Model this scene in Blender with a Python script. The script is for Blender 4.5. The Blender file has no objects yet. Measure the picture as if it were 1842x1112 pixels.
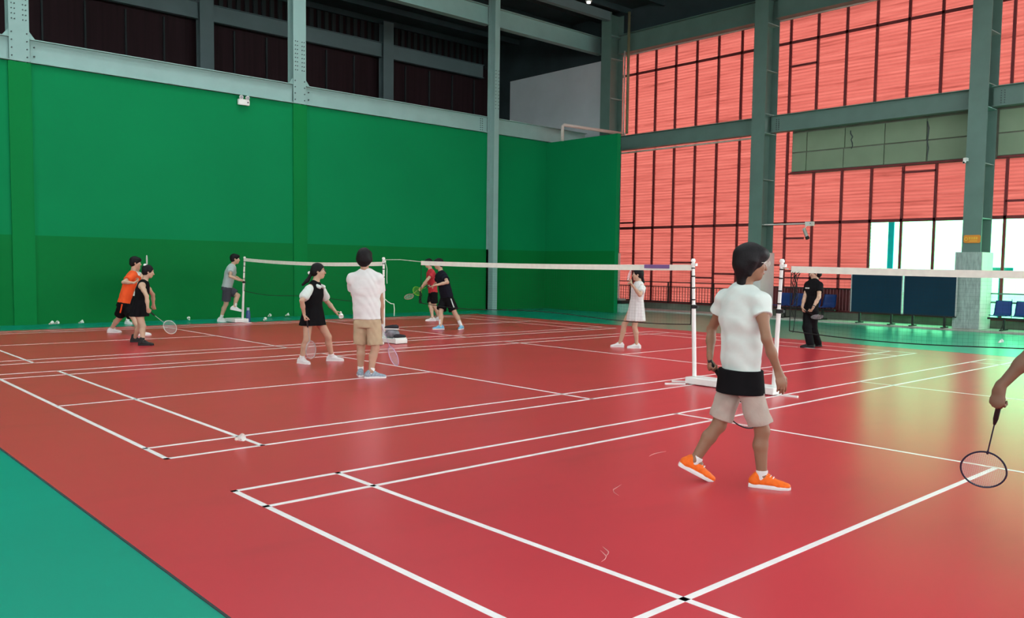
import bpy, bmesh, math, random
import numpy as np
from mathutils import Vector, Matrix
random.seed(7)
SC = bpy.context.scene
COL = SC.collection
PI = math.pi

# ------------------------------------------------------------------ camera
W, H = 1842, 1112
CF, CCX, CCY = 1526.8, 952.5, 578.3
YAW, PITCH, ROLL = 0.82114, -0.06542, 0.01435
EYE = np.array([-2.2916, -5.2983, 1.4953])
_F = np.array([math.cos(YAW)*math.cos(PITCH), math.sin(YAW)*math.cos(PITCH), math.sin(PITCH)])
_R0 = np.array([math.sin(YAW), -math.cos(YAW), 0.0])
_U0 = np.cross(_R0, _F)
CR = math.cos(ROLL)*_R0 + math.sin(ROLL)*_U0
CU = -math.sin(ROLL)*_R0 + math.cos(ROLL)*_U0
cam_data = bpy.data.cameras.new('camera')
cam = bpy.data.objects.new('camera', cam_data); COL.objects.link(cam)
cam.matrix_world = Matrix(((CR[0], CU[0], -_F[0], EYE[0]), (CR[1], CU[1], -_F[1], EYE[1]),
                           (CR[2], CU[2], -_F[2], EYE[2]), (0, 0, 0, 1)))
cam_data.sensor_width = 36.0; cam_data.sensor_fit = 'HORIZONTAL'
cam_data.lens = CF/W*36.0
cam_data.shift_x = (W/2-CCX)/W
cam_data.shift_y = (CCY-H/2)/W
cam_data.clip_start = 0.05; cam_data.clip_end = 500
SC.camera = cam

# ------------------------------------------------------------------ light
SC.view_settings.view_transform = 'Standard'
SC.view_settings.look = 'None'
SC.view_settings.gamma = 1.0
SC.view_settings.use_curve_mapping = False
SC.view_settings.exposure = 0.0
world = bpy.data.worlds.new('overcast_sky'); SC.world = world
world.use_nodes = True
bg = world.node_tree.nodes['Background']
bg.inputs['Color'].default_value = (0.93, 0.98, 1.0, 1)
bg.inputs['Strength'].default_value = 7.4

# ------------------------------------------------------------------ pixel measuring helpers (photo pixel -> point on a real plane)
def ray(px, py):
    d = _F*CF + CR*(px-CCX) - CU*(py-CCY)
    return d/np.linalg.norm(d)
def on(px, py, ax, c):
    d = ray(px, py); t = (c-EYE[ax])/d[ax]
    return EYE + t*d
def fl(px, py, z=0.0): return on(px, py, 2, z)

# ------------------------------------------------------------------ materials
def mat(name, color, rough=0.6, spec=0.5, metal=0.0, var=0.06, vscale=6.0, bump=0.0, bscale=60.0, coat=0.0, stretch=None):
    m = bpy.data.materials.new(name); m.use_nodes = True
    nt = m.node_tree; b = nt.nodes['Principled BSDF']
    b.inputs['Roughness'].default_value = rough
    b.inputs['Specular IOR Level'].default_value = spec
    b.inputs['Metallic'].default_value = metal
    b.inputs['Coat Weight'].default_value = coat
    tc = nt.nodes.new('ShaderNodeTexCoord')
    mp = nt.nodes.new('ShaderNodeMapping'); nt.links.new(tc.outputs['Object'], mp.inputs['Vector'])
    if stretch: mp.inputs['Scale'].default_value = stretch
    n = nt.nodes.new('ShaderNodeTexNoise'); n.inputs['Scale'].default_value = vscale; n.inputs['Detail'].default_value = 5
    nt.links.new(mp.outputs['Vector'], n.inputs['Vector'])
    r = nt.nodes.new('ShaderNodeMapRange'); r.inputs['From Min'].default_value = 0.3; r.inputs['From Max'].default_value = 0.7
    r.inputs['To Min'].default_value = 1-var; r.inputs['To Max'].default_value = 1+var
    nt.links.new(n.outputs['Fac'], r.inputs['Value'])
    mx = nt.nodes.new('ShaderNodeVectorMath'); mx.operation = 'SCALE'
    mx.inputs[0].default_value = color[:3]
    nt.links.new(r.outputs['Result'], mx.inputs['Scale'])
    nt.links.new(mx.outputs['Vector'], b.inputs['Base Color'])
    if bump:
        n2 = nt.nodes.new('ShaderNodeTexNoise'); n2.inputs['Scale'].default_value = bscale; n2.inputs['Detail'].default_value = 3
        nt.links.new(mp.outputs['Vector'], n2.inputs['Vector'])
        bp = nt.nodes.new('ShaderNodeBump'); bp.inputs['Strength'].default_value = bump; bp.inputs['Distance'].default_value = 0.01
        nt.links.new(n2.outputs['Fac'], bp.inputs['Height']); nt.links.new(bp.outputs['Normal'], b.inputs['Normal'])
    return m

def srgb(r, g, b):
    f = lambda c: (c/255/12.92) if c/255 <= .04045 else ((c/255+.055)/1.055)**2.4
    return (f(r), f(g), f(b))

def floor_mat(name, color, scuff, rough, spec):
    """sports vinyl: soft sheen, scuffs, faint grain"""
    m = mat(name, color, rough, spec, var=0.05, vscale=0.7)
    nt = m.node_tree; b = nt.nodes['Principled BSDF']
    src = b.inputs['Base Color'].links[0].from_socket
    tc = nt.nodes['Texture Coordinate']
    mp = nt.nodes.new('ShaderNodeMapping'); mp.inputs['Scale'].default_value = (1.0, 2.6, 1); mp.inputs['Rotation'].default_value = (0, 0, .5)
    nt.links.new(tc.outputs['Object'], mp.inputs['Vector'])
    n = nt.nodes.new('ShaderNodeTexNoise'); n.inputs['Scale'].default_value = .9; n.inputs['Detail'].default_value = 3; n.inputs['Roughness'].default_value = .45
    nt.links.new(mp.outputs['Vector'], n.inputs['Vector'])
    r = nt.nodes.new('ShaderNodeMapRange'); r.interpolation_type = 'SMOOTHERSTEP'; r.inputs['From Min'].default_value = .5; r.inputs['From Max'].default_value = .85
    r.inputs['To Min'].default_value = 0; r.inputs['To Max'].default_value = scuff
    nt.links.new(n.outputs['Fac'], r.inputs['Value'])
    mx = nt.nodes.new('ShaderNodeMix'); mx.data_type = 'RGBA'
    nt.links.new(r.outputs['Result'], mx.inputs[0]); nt.links.new(src, mx.inputs[6])
    mx.inputs[7].default_value = (color[0]*.42+.01, color[1]*.42+.005, color[2]*.42+.005, 1)
    nt.links.new(mx.outputs[2], b.inputs['Base Color'])
    return m

M_RED = floor_mat('red_vinyl', (.51, .036, .050), .22, .29, .34)
M_GRN = floor_mat('green_vinyl', (.003, .29, .19), .30, .29, .34)
M_LINE = mat('white_line_paint', (.82, .80, .78), .35, .4, var=.05, vscale=9)
M_SEAM = mat('dark_seam', (.02, .03, .03), .8)
M_WALL = mat('green_wall_paint', (.003, .215, .070), .55, .05, var=.05, vscale=.5)
M_WALLD = mat('darker_green_dado_paint', (.003, .165, .036), .55, .05, var=.05, vscale=.5)
M_PIL = mat('green_pilaster_paint', (.003, .195, .045), .55, .05, var=.04, vscale=.6)
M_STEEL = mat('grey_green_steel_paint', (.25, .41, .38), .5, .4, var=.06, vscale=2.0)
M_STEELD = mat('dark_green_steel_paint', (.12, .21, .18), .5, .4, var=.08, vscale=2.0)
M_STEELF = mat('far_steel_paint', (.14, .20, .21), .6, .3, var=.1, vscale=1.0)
M_BOLT = mat('dark_bolt', (.03, .05, .05), .5)
M_MULL = mat('dark_red_brown_frame', (.17, .030, .032), .6, .3)
M_DARKP = mat('maroon_cladding', (.028, .012, .015), .7, .2, var=.2, vscale=1.5, stretch=(6, 1, .2))
M_CLAD = mat('grey_corrugated_cladding', (.035, .045, .048), .7, .2, var=.15, vscale=1.2, stretch=(5, 1, .2))
M_ROOF = mat('dark_roof_sheet', (.035, .055, .06), .75, .2, var=.2, vscale=1.0)
M_WHITEP = mat('pale_grey_board', (.72, .80, .82), .7, .3, var=.08, vscale=.6)
M_BEIGE = mat('sage_green_panel', (.21, .29, .19), .6, .3, var=.06, vscale=1.5)
M_CONC = mat('light_concrete', (.42, .42, .37), .85, .2, var=.12, vscale=3, bump=.3)
M_CONCD = mat('stained_grey_concrete', (.16, .18, .14), .85, .2, var=.15, vscale=3, bump=.3)
M_PAV = mat('pale_paving', (.55, .60, .56), .9, .2, var=.08, vscale=2)
M_WHITE = mat('white_painted_metal', (.74, .76, .72), .4, .5, var=.04)
M_PIPE = mat('cream_plastic_pipe', (.62, .56, .50), .5, .4, var=.05)
M_PIPE2 = mat('olive_painted_pipe', (.20, .18, .10), .5, .4, var=.05)
M_BLACK = mat('black_rubber', (.012, .012, .013), .6, .3)
M_NET = mat('black_net_cord', (.012, .014, .013), .8, .2)
M_TAPE = mat('white_net_tape', (.72, .76, .66), .7, .2, var=.06, vscale=12)
M_ROPE = mat('pale_cord', (.55, .68, .55), .7, .2)
M_LOGO = mat('faded_purple_print', (.16, .09, .25), .6)
M_BLUEB = mat('navy_board', (.006, .034, .062), .6, .15, var=.12, vscale=1.2)
M_ALU = mat('aluminium_edge', (.45, .47, .46), .4, .5)
M_SEAT = mat('blue_plastic_seat', (.018, .07, .30), .35, .5, var=.06)
M_BAR = mat('black_steel_bar', (.018, .016, .016), .5, .4)
M_MINT = mat('mint_plastic', (.22, .46, .38), .5, .4)
M_CYAN = mat('cyan_banner', (.0, .32, .80), .6)
M_ORANGE = mat('orange_sign', (.75, .26, .02), .5)
M_YELLOW = mat('yellow_sign_print', (.85, .62, .08), .5)

def red_sheet_mat():
    """rippled translucent sheet that lets daylight through, with uneven darker bands"""
    m = bpy.data.materials.new('translucent_red_sheet'); m.use_nodes = True
    nt = m.node_tree; nt.nodes.clear()
    out = nt.nodes.new('ShaderNodeOutputMaterial')
    tc = nt.nodes.new('ShaderNodeTexCoord'); geo = nt.nodes.new('ShaderNodeNewGeometry')
    mp = nt.nodes.new('ShaderNodeMapping'); mp.inputs['Scale'].default_value = (1, .35, 9)
    mp.inputs['Rotation'].default_value = (.02, 0, 0)
    nt.links.new(geo.outputs['Position'], mp.inputs['Vector'])
    n = nt.nodes.new('ShaderNodeTexNoise'); n.inputs['Scale'].default_value = 1.3; n.inputs['Detail'].default_value = 6; n.inputs['Roughness'].default_value = .65
    nt.links.new(mp.outputs['Vector'], n.inputs['Vector'])
    cr = nt.nodes.new('ShaderNodeValToRGB')
    e = cr.color_ramp.elements
    e[0].position = .28; e[0].color = (.090, .016, .012, 1)
    e[1].position = .64; e[1].color = (.215, .050, .040, 1)
    a = e.new(.42); a.color = (.175, .035, .028, 1)
    nt.links.new(n.outputs['Fac'], cr.inputs['Fac'])
    tr = nt.nodes.new('ShaderNodeBsdfTranslucent'); nt.links.new(cr.outputs['Color'], tr.inputs['Color'])
    df = nt.nodes.new('ShaderNodeBsdfPrincipled'); df.inputs['Base Color'].default_value = (.45, .10, .07, 1); df.inputs['Roughness'].default_value = .5
    mx = nt.nodes.new('ShaderNodeMixShader'); mx.inputs[0].default_value = .18
    nt.links.new(tr.outputs[0], mx.inputs[1]); nt.links.new(df.outputs[0], mx.inputs[2])
    nt.links.new(mx.outputs[0], out.inputs['Surface'])
    return m
M_SHEET = red_sheet_mat()

def glass_mat():
    m = bpy.data.materials.new('green_tinted_glass'); m.use_nodes = True
    nt = m.node_tree; nt.nodes.clear()
    out = nt.nodes.new('ShaderNodeOutputMaterial')
    t = nt.nodes.new('ShaderNodeBsdfTransparent'); t.inputs['Color'].default_value = (.45, 1.0, .66, 1)
    g = nt.nodes.new('ShaderNodeBsdfGlossy'); g.inputs['Roughness'].default_value = .05; g.inputs['Color'].default_value = (.8, .9, .85, 1)
    mx = nt.nodes.new('ShaderNodeMixShader'); mx.inputs[0].default_value = .05
    nt.links.new(t.outputs[0], mx.inputs[1]); nt.links.new(g.outputs[0], mx.inputs[2]); nt.links.new(mx.outputs[0], out.inputs['Surface'])
    return m
M_GLASS = glass_mat()

def clad_mat():
    """column base clad in small grey tesserae with pale vertical streaks"""
    m = mat('grey_mosaic_cladding', (.36, .44, .41), .7, .3, var=.25, vscale=3, bump=.3, bscale=40, stretch=(6, 6, 1.5))
    return m
M_MOSAIC = clad_mat()
M_PLASTER = mat('pale_plaster', (.66, .62, .60), .8, .2, var=.08, vscale=2)

# ------------------------------------------------------------------ mesh helpers
def tag(o, label=None, cat=None, group=None, kind=None):
    if label: o['label'] = label
    if cat: o['category'] = cat
    if group: o['group'] = group
    if kind: o['kind'] = kind
    return o
def box(bm, x0, x1, y0, y1, z0, z1):
    v = [bm.verts.new((x, y, z)) for x in (x0, x1) for y in (y0, y1) for z in (z0, z1)]
    for f in ((0, 1, 3, 2), (4, 6, 7, 5), (0, 4, 5, 1), (2, 3, 7, 6), (0, 2, 6, 4), (1, 5, 7, 3)):
        bm.faces.new([v[i] for i in f])
def tube(bm, pts, r, seg=8, cap=True):
    pts = [Vector(p) for p in pts]; rings = []
    rr = r if hasattr(r, '__len__') else [r]*len(pts)
    up = None
    for i, p in enumerate(pts):
        d = (pts[min(i+1, len(pts)-1)] - pts[max(i-1, 0)])
        if d.length < 1e-9: d = Vector((0, 0, 1))
        d.normalize()
        if up is None:
            up = d.orthogonal().normalized()
        else:
            up = (up - d*up.dot(d)); up = up.normalized() if up.length > 1e-6 else d.orthogonal().normalized()
        s = d.cross(up)
        rings.append([bm.verts.new(p + (up*math.cos(2*PI*k/seg) + s*math.sin(2*PI*k/seg))*rr[i]) for k in range(seg)])
    for a, b in zip(rings, rings[1:]):
        for k in range(seg):
            bm.faces.new((a[k], a[(k+1) % seg], b[(k+1) % seg], b[k]))
    if cap and seg > 2:
        bm.faces.new(rings[0][::-1]); bm.faces.new(rings[-1])
def prism(bm, poly, z0, z1):
    a = [bm.verts.new((x, y, z0)) for x, y in poly]; b = [bm.verts.new((x, y, z1)) for x, y in poly]
    n = len(poly)
    for k in range(n): bm.faces.new((a[k], a[(k+1) % n], b[(k+1) % n], b[k]))
    bm.faces.new(a[::-1]); bm.faces.new(b)
def ball(bm, c, r, seg=12):
    rr = r if hasattr(r, '__len__') else (r, r, r)
    bmesh.ops.create_uvsphere(bm, u_segments=seg, v_segments=max(6, seg*2//3), radius=1.0,
                              matrix=Matrix.Translation(Vector(c)) @ Matrix.Diagonal((rr[0], rr[1], rr[2], 1)))
def link(name, bm, m, parent=None, smooth=False, loc=None, fix=True):
    me = bpy.data.meshes.new(name)
    if fix: bmesh.ops.recalc_face_normals(bm, faces=bm.faces)
    bm.to_mesh(me); bm.free()
    if smooth:
        me.polygons.foreach_set('use_smooth', [True]*len(me.polygons))
    o = bpy.data.objects.new(name, me); COL.objects.link(o)
    me.materials.append(m)
    if parent: o.parent = parent
    if loc is not None: o.location = loc
    return o
def bx(name, dims, m, parent=None, bevel=0.0):
    bm = bmesh.new(); box(bm, *dims)
    if bevel: bmesh.ops.bevel(bm, geom=bm.edges[:], offset=bevel, segments=2, affect='EDGES', profile=.5)
    return link(name, bm, m, parent)
def empty(name, loc=(0, 0, 0), rz=0.0):
    o = bpy.data.objects.new(name, None); COL.objects.link(o)
    o.location = loc; o.rotation_euler = (0, 0, rz); o.empty_display_size = .1
    return o
def copy_tree(o, parent=None):
    c = o.copy(); COL.objects.link(c)
    if parent: c.parent = parent
    for ch in list(o.children): copy_tree(ch, c)
    return c
def struct(name, bm, m, parent=None):
    return tag(link(name, bm, m, parent), kind='structure')

# ------------------------------------------------------------------ FLOOR and courts
YW = 16.4                       # face of the green wall
bm = bmesh.new(); box(bm, -14, 20.3, -14, 23, -.1, 0)
floor = struct('floor', bm, M_GRN)
bm = bmesh.new(); box(bm, -.83, 14.2, -12.0, 14.8, 0.0, .004)
link('red_court_surface', bm, M_RED, floor)
bm = bmesh.new()
box(bm, -.842, -.83, -12, 14.81, 0, .0045); box(bm, 14.2, 14.212, -12, 14.81, 0, .0045); box(bm, -.842, 14.2, 14.8, 14.812, 0, .0045)
link('floor_seam', bm, M_SEAM, floor)
COURTS = {'A': (0.0, 0.0), 'B': (0.0, 7.2586), 'C': (-.0266, 14.4625)}
LZ = .0055
def line(x0, x1, y0, y1):
    bm = bmesh.new(); box(bm, x0, x1, y0, y1, .003, LZ)
    return link('court_line', bm, M_LINE, floor)
for key, (ox, oy) in COURTS.items():
    L = 13.4; hw = .02
    for v in (.02, .48, 5.62, 6.08):
        line(ox, ox+L, oy-v-hw, oy-v+hw)
    for u in (.02, .78, 4.70, 8.70, 12.62, 13.38):
        line(ox+u-hw, ox+u+hw, oy-6.10, oy)
    line(ox+.02, ox+4.70, oy-3.05-hw, oy-3.05+hw)
    line(ox+8.70, ox+13.38, oy-3.05-hw, oy-3.05+hw)

M_SCR = mat('pale_scuff', (.62, .30, .28), .6)
for p0, p1, bend in (((1113, 893), (1118, 873), .02), ((1082, 1012), (1080, 992), -.02), ((1168, 822), (1198, 813), .01), ((1088, 1003), (1084, 985), -.02)):
    a_, b_ = fl(*p0), fl(*p1); bm = bmesh.new(); m_ = (a_+b_)/2; dd = b_-a_; m_ = m_+np.array([-dd[1], dd[0], 0])*bend*8
    tube(bm, [a_+[0, 0, .0045], (a_+m_)/2+(m_-(a_+b_)/2)*.3+[0, 0, .0045], m_+[0, 0, .0045], (b_+m_)/2+[0, 0, .0045], b_+[0, 0, .0045]], [.0008, .0025, .003, .0025, .0008], 4)
    link('floor_scuff', bm, M_SCR, floor)

# ------------------------------------------------------------------ GREEN WALL (left) and end partition
bm = bmesh.new(); box(bm, -14, 18.75, YW+.012, YW+.15, 0, 5.83)
wl = struct('wall_left', bm, M_WALL)
bx('dado_panel', (-14, 18.6, YW, YW+.02, 0, 2.02), M_WALLD, wl)
for x0, x1 in ((-4.75, -4.35), (2.17, 2.62), (8.95, 9.36), ):
    bm = bmesh.new(); box(bm, x0, x1, YW-.03, YW+.02, 0, 5.83)
    link('pilaster', bm, M_PIL, wl)
bm = bmesh.new(); box(bm, 18.612, 18.78, 13.12, YW+.01, 0, 5.8)
wp = struct('wall_end', bm, M_WALL)
bx('dado_panel', (18.6, 18.62, 13.13, YW, 0, 2.02), M_WALLD, wp)

# steel frame above the green wall ------------------------------------------------
def ibeam_x(name, x0, x1, y, z0, z1, m, w=.18, label=None, cat='beam', group=None):
    bm = bmesh.new()
    box(bm, x0, x1, y-.012, y+.012, z0, z1)
    box(bm, x0, x1, y-w/2, y+w/2, z0-.018, z0); box(bm, x0, x1, y-w/2, y+w/2, z1, z1+.018)
    o = link(name, bm, m)
    return tag(o, label, cat, group)
def ibeam_y(name, y0, y1, x, z0, z1, m, w=.25, label=None, cat='beam', group=None):
    bm = bmesh.new()
    box(bm, x-.012, x+.012, y0, y1, z0, z1)
    box(bm, x-w/2, x+w/2, y0, y1, z0-.02, z0); box(bm, x-w/2, x+w/2, y0, y1, z1, z1+.02)
    o = link(name, bm, m)
    return tag(o, label, cat, group)
def bolts_on_y_face(parent, xs, zs, y, r=.014):
    bm = bmesh.new()
    for x in xs:
        for z in zs: tube(bm, [(x, y, z), (x, y-.03, z)], r, 6)
    o = link('bolts', bm, M_BOLT, parent); o['kind'] = 'stuff'; return o
def hcolumn_left(x0, x1, z0, label, deep=.32, protr=0.0, far=False):
    """H-section column: front flange faces the courts (-y)"""
    y0 = YW-.02-protr if not far else 22.2
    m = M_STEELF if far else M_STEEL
    t = empty('steel_column', ((x0+x1)/2, y0+.1, z0))
    tag(t, label, 'column')
    def P(nm, d, mm):
        bm = bmesh.new(); box(bm, d[0]-t.location.x, d[1]-t.location.x, d[2]-t.location.y, d[3]-t.location.y, d[4]-z0, d[5]-z0)
        return link(nm, bm, mm, t)
    zt = 10.55
    P('front_flange', (x0, x1, y0, y0+.02, z0, zt), m)
    P('rear_flange', (x0, x1, y0+deep-.02, y0+deep, z0, zt), m)
    P('web', ((x0+x1)/2-.01, (x0+x1)/2+.01, y0+.02, y0+deep-.02, z0, zt), m)
    return t, y0
cols = [((2.2, 2.6), 'pale steel column rising above the green wall at the far left'),
        ((8.96, 9.34), 'pale steel column above the green wall beside the exit light box')]
for (x0, x1), lab in cols:
    t, y0 = hcolumn_left(x0, x1, 5.85, lab)
    bm = bmesh.new()
    for z in np.arange(6.75, 7.6, .11):
        for x in (x0+.06, x0+.12, x1-.12, x1-.06):
            tube(bm, [(x, y0, z), (x, y0-.02, z)], .013, 6)
    for z in (5.95, 6.12, 6.29, 6.46):
        for x in (x0+.05, x1-.05): tube(bm, [(x, y0, z), (x, y0-.02, z)], .016, 6)
    bmesh.ops.translate(bm, verts=bm.verts, vec=-Vector(t.location))
    o = link('bolts', bm, M_BOLT, t); o['kind'] = 'stuff'
    bm = bmesh.new()
    for sg, xe in ((-1, x0), (1, x1)):
        fr = [bm.verts.new((xe, y0+.03, 6.36)), bm.verts.new((xe+.13*sg, y0+.03, 6.36)), bm.verts.new((xe, y0+.03, 6.53))]
        bk = [bm.verts.new((v.co.x, y0+.05, v.co.z)) for v in fr]
        bm.faces.new(fr); bm.faces.new(bk[::-1])
        for k in range(3): bm.faces.new((fr[k], bk[k], bk[(k+1) % 3], fr[(k+1) % 3]))
    bmesh.ops.translate(bm, verts=bm.verts, vec=-Vector(t.location))
    link('gusset_plate', bm, M_STEEL, t)
# the full-height column standing clear of the wall
t, y0 = hcolumn_left(15.9, 16.1, 0.0, 'slim full-height steel column standing in front of the green wall', deep=.36, protr=.32)
bm = bmesh.new()
for z in np.arange(6.6, 7.9, .11):
    for x in (15.94, 16.06): tube(bm, [(x, y0, z), (x, y0-.02, z)], .011, 6)
bmesh.ops.translate(bm, verts=bm.verts, vec=-Vector(t.location))
tag(link('bolts', bm, M_BOLT, t), kind='stuff')
for i, (x0, x1) in enumerate(((-6, 2.2), (2.6, 8.96), (9.34, 15.9), (16.1, 20.6))):
    lab = ('pale steel beam capping the green wall left of the first column', 'pale steel beam capping the green wall between the two bolted columns',
           'pale steel beam capping the green wall up to the slim full-height column', 'grey steel beam above the wall corner right of the slim column')[i]
    b = ibeam_x('steel_beam', x0, x1, YW+.05, 5.86, 6.34, M_STEEL, w=.22, label=lab)
    if i in (0, 1, 2, 3):
        bolts_on_y_face(b, [x0+.1], (6.0, 6.2), YW+.04, .018)
    if i == 2: bolts_on_y_face(b, [x1-.28, x1-.2], np.arange(5.92, 6.32, .07), YW+.04, .012)
ibeam_x('upper_beam', 9.34, 15.9, YW+.05, 9.33, 9.9, M_STEEL, w=.26, label='high steel beam running left from the slim column near the roof')
ibeam_x('upper_beam', 16.1, 21.35, YW+.05, 9.33, 9.9, M_STEEL, w=.26, label='high steel beam between the slim column and the corner column')

# dark bay behind the green wall ---------------------------------------------------
bm = bmesh.new(); box(bm, -14, 21.6, 22.8, 23, 0, 10.7)
wf = struct('wall_far', bm, M_DARKP)
bm = bmesh.new()
x = -6.0
while x < 21.4:
    box(bm, x, x+.05, 22.74, 22.8, 5.6, 9.2); x += 1.15
tag(link('cladding_rib', bm, M_CLAD, wf), kind='stuff')
bm = bmesh.new()
x = -6.0
while x < 21.4:
    box(bm, x, x+.14, 22.72, 22.8, 9.75, 10.6); x += .3
tag(link('corrugated_cladding', bm, M_CLAD, wf), kind='stuff')
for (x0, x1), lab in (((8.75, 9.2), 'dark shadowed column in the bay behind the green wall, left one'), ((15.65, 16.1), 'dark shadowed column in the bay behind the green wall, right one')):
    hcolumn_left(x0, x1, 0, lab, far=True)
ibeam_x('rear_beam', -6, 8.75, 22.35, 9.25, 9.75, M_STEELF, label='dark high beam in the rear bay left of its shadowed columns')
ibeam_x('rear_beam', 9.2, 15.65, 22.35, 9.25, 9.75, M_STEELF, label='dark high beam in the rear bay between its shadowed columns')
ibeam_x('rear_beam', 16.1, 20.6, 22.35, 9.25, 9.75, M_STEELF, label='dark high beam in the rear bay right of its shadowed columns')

# ------------------------------------------------------------------ CEILING
bm = bmesh.new()
box(bm, -14, 21.7, 14.3, 23.2, 10.7, 10.85); box(bm, 12.0, 21.7, 9.5, 14.3, 10.7, 10.85); box(bm, -14, -4.0, 9.5, 14.3, 10.7, 10.85); box(bm, 15.0, 21.7, -14, 9.5, 10.7, 10.85); box(bm, -14, -4.0, -14, 9.5, 10.7, 10.85)
SKY = [(-9.2, -8.2), (-3.6, -2.6), (1.8, 2.8), (6.6, 7.5), (10.2, 11.4), (13.0, 14.2)]       # unseen roof openings, added and sized to brighten the courts
ks = [-14] + [v for q in SKY[:4] for v in q] + [9.5]
for a_, b_ in zip(ks[::2], ks[1::2]): box(bm, -4.0, 15.0, a_, b_, 10.7, 10.85)
for a_, b_ in ((9.5, 10.2), (11.4, 13.0), (14.2, 14.3)): box(bm, -4.0, 12.0, a_, b_, 10.7, 10.85)
ceil = struct('ceiling', bm, M_ROOF)
for k in range(24):
    y = -12 + k*1.5
    bx('purlin', (-13, 21.4, y, y+.08, 10.5, 10.7), M_ROOF, ceil)
for y in (-3.3, 2.9, 9.2, 15.4):
    bm = bmesh.new(); box(bm, -13, 20.6, y-.1, y+.1, 10.2, 10.5)
    link('rafter', bm, M_STEELF, ceil)

# walls behind the camera; their unseen openings are sized to set the daylight inside
bm = bmesh.new()
box(bm, -14.2, 21.6, -14.2, -14, -.4, 3.6); box(bm, -14.2, 21.6, -14.2, -14, 7.6, 10.7)
struct('wall_near', bm, M_CLAD)
bm = bmesh.new()
box(bm, -14.2, -14, -14.2, 23, -.4, 3.6); box(bm, -14.2, -14, -14.2, 23, 7.0, 10.7); box(bm, -14.2, -14, 12, 23, 3.6, 7.0)
struct('wall_side', bm, M_CLAD)
# ------------------------------------------------------------------ RIGHT (street side) WALL
XW = 21.4
bm = bmesh.new(); box(bm, XW-.02, XW+.15, -14, 16.1, 9.12, 10.7); box(bm, XW, XW+.15, 16.1, 22.8, 9.1, 10.7); box(bm, XW, XW+.15, 21.5, 22.8, 0, 9.1)
box(bm, XW, XW+.15, 16.1, 21.5, 0, 6.0)
wr = struct('wall_right', bm, M_ROOF)
bx('pale_board', (XW-.03, XW, 16.1, 21.5, 6.0, 9.1), M_WHITEP, wr)
bm = bmesh.new(); box(bm, XW-.02, XW+.16, -14, 16.1, 0, .28)
struct('trim_1', bm, M_CONCD)                                    # low parapet under the glazing
bm = bmesh.new(); box(bm, 20.3, XW, -14, 16.4, -.1, .05)
struct('trim_2', bm, M_CONC)                                     # raised concrete strip along the wall
COLY = (2.68, 8.98, 15.28)                                        # near edge of each column flange
def street_column(y0, label, w=.46):
    x0, x1 = 20.62, 21.30
    t = empty('steel_column', (x0+.35, y0+w/2, 0)); tag(t, label, 'column')
    L = Vector(t.location)
    def P(nm, d, mm):
        bm = bmesh.new(); box(bm, *d); bmesh.ops.translate(bm, verts=bm.verts, vec=-L); return link(nm, bm, mm, t)
    P('front_flange', (x0, x0+.025, y0, y0+w, 2.0, 10.5), M_STEELD)
    P('rear_flange', (x1-.025, x1, y0, y0+w, 2.0, 10.5), M_STEELD)
    P('web', (x0+.025, x1-.025, y0+w/2-.01, y0+w/2+.01, 2.0, 10.5), M_STEELD)
    for z in (2.85, 4.22, 5.62, 6.2, 7.5, 8.9, 9.7):
        P('stiffener', (x0+.025, x1-.025, y0+.01, y0+w/2-.01, z, z+.02), M_STEEL)
    return t
lab3 = ('green steel column with an orange sign, standing on the mosaic base by the bright windows',
        'green steel column behind the player in white top and pale shorts', 'dark steel column in the corner behind the green end partition')
for y, l in zip(COLY, lab3): street_column(y, l)
for y, l in zip(COLY, ('mosaic-clad column base beside the blue boards and bright windows', 'pale column base behind the head of the nearest player', 'pale column base behind the end of the green partition')):
    t = empty('column_base', (20.95, y+.24, 0)); tag(t, l, 'column base'); L = Vector(t.location)
    bm = bmesh.new(); box(bm, 20.53, 21.28, y-.08, y+.56, .05, 2.0); bmesh.ops.translate(bm, verts=bm.verts, vec=-L)
    link('core', bm, M_PLASTER, t)
    if y < 3:
        bm = bmesh.new()
        for i in range(16):
            for j in range(48):
                d = .004*random.random()
                box(bm, 20.505-d, 20.53, y-.075+i*.04, y-.0365+i*.04, .06+j*.0405, .0988+j*.0405)
        bmesh.ops.translate(bm, verts=bm.verts, vec=-L)
        tag(link('mosaic_tiles', bm, M_MOSAIC, t), kind='stuff')

# mid beams with bolts
for (a, b, lab) in ((3.14, 8.98, 'green steel beam above the sage panels, between the sign column and the middle column'),
                    (9.44, 15.28, 'green steel beam between the corner column and the middle column'),
                    (-6, 2.68, 'green steel beam right of the sign column at the picture edge')):
    t = ibeam_y('mid_beam', a, b, 21.0, 5.67, 6.14, M_STEELD, label=lab)
    bm = bmesh.new()
    for yy in (b-.18, b-.26):
        for z in np.arange(5.74, 6.1, .06): tube(bm, [(20.99, yy, z), (20.97, yy, z)], .012, 6)
    tag(link('bolts', bm, M_BOLT, t), kind='stuff')
for (a, b, lab) in ((3.14, 8.98, 'high green beam over the top red windows right of the middle column'),
                    (9.44, 15.28, 'high dark green beam over the red windows next to the corner column'),
                    (-6, 2.68, 'high green beam beyond the sign column')):
    ibeam_y('head_beam', a, b, 21.15, 9.12, 9.75, M_STEELD, label=lab, w=.3)

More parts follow.
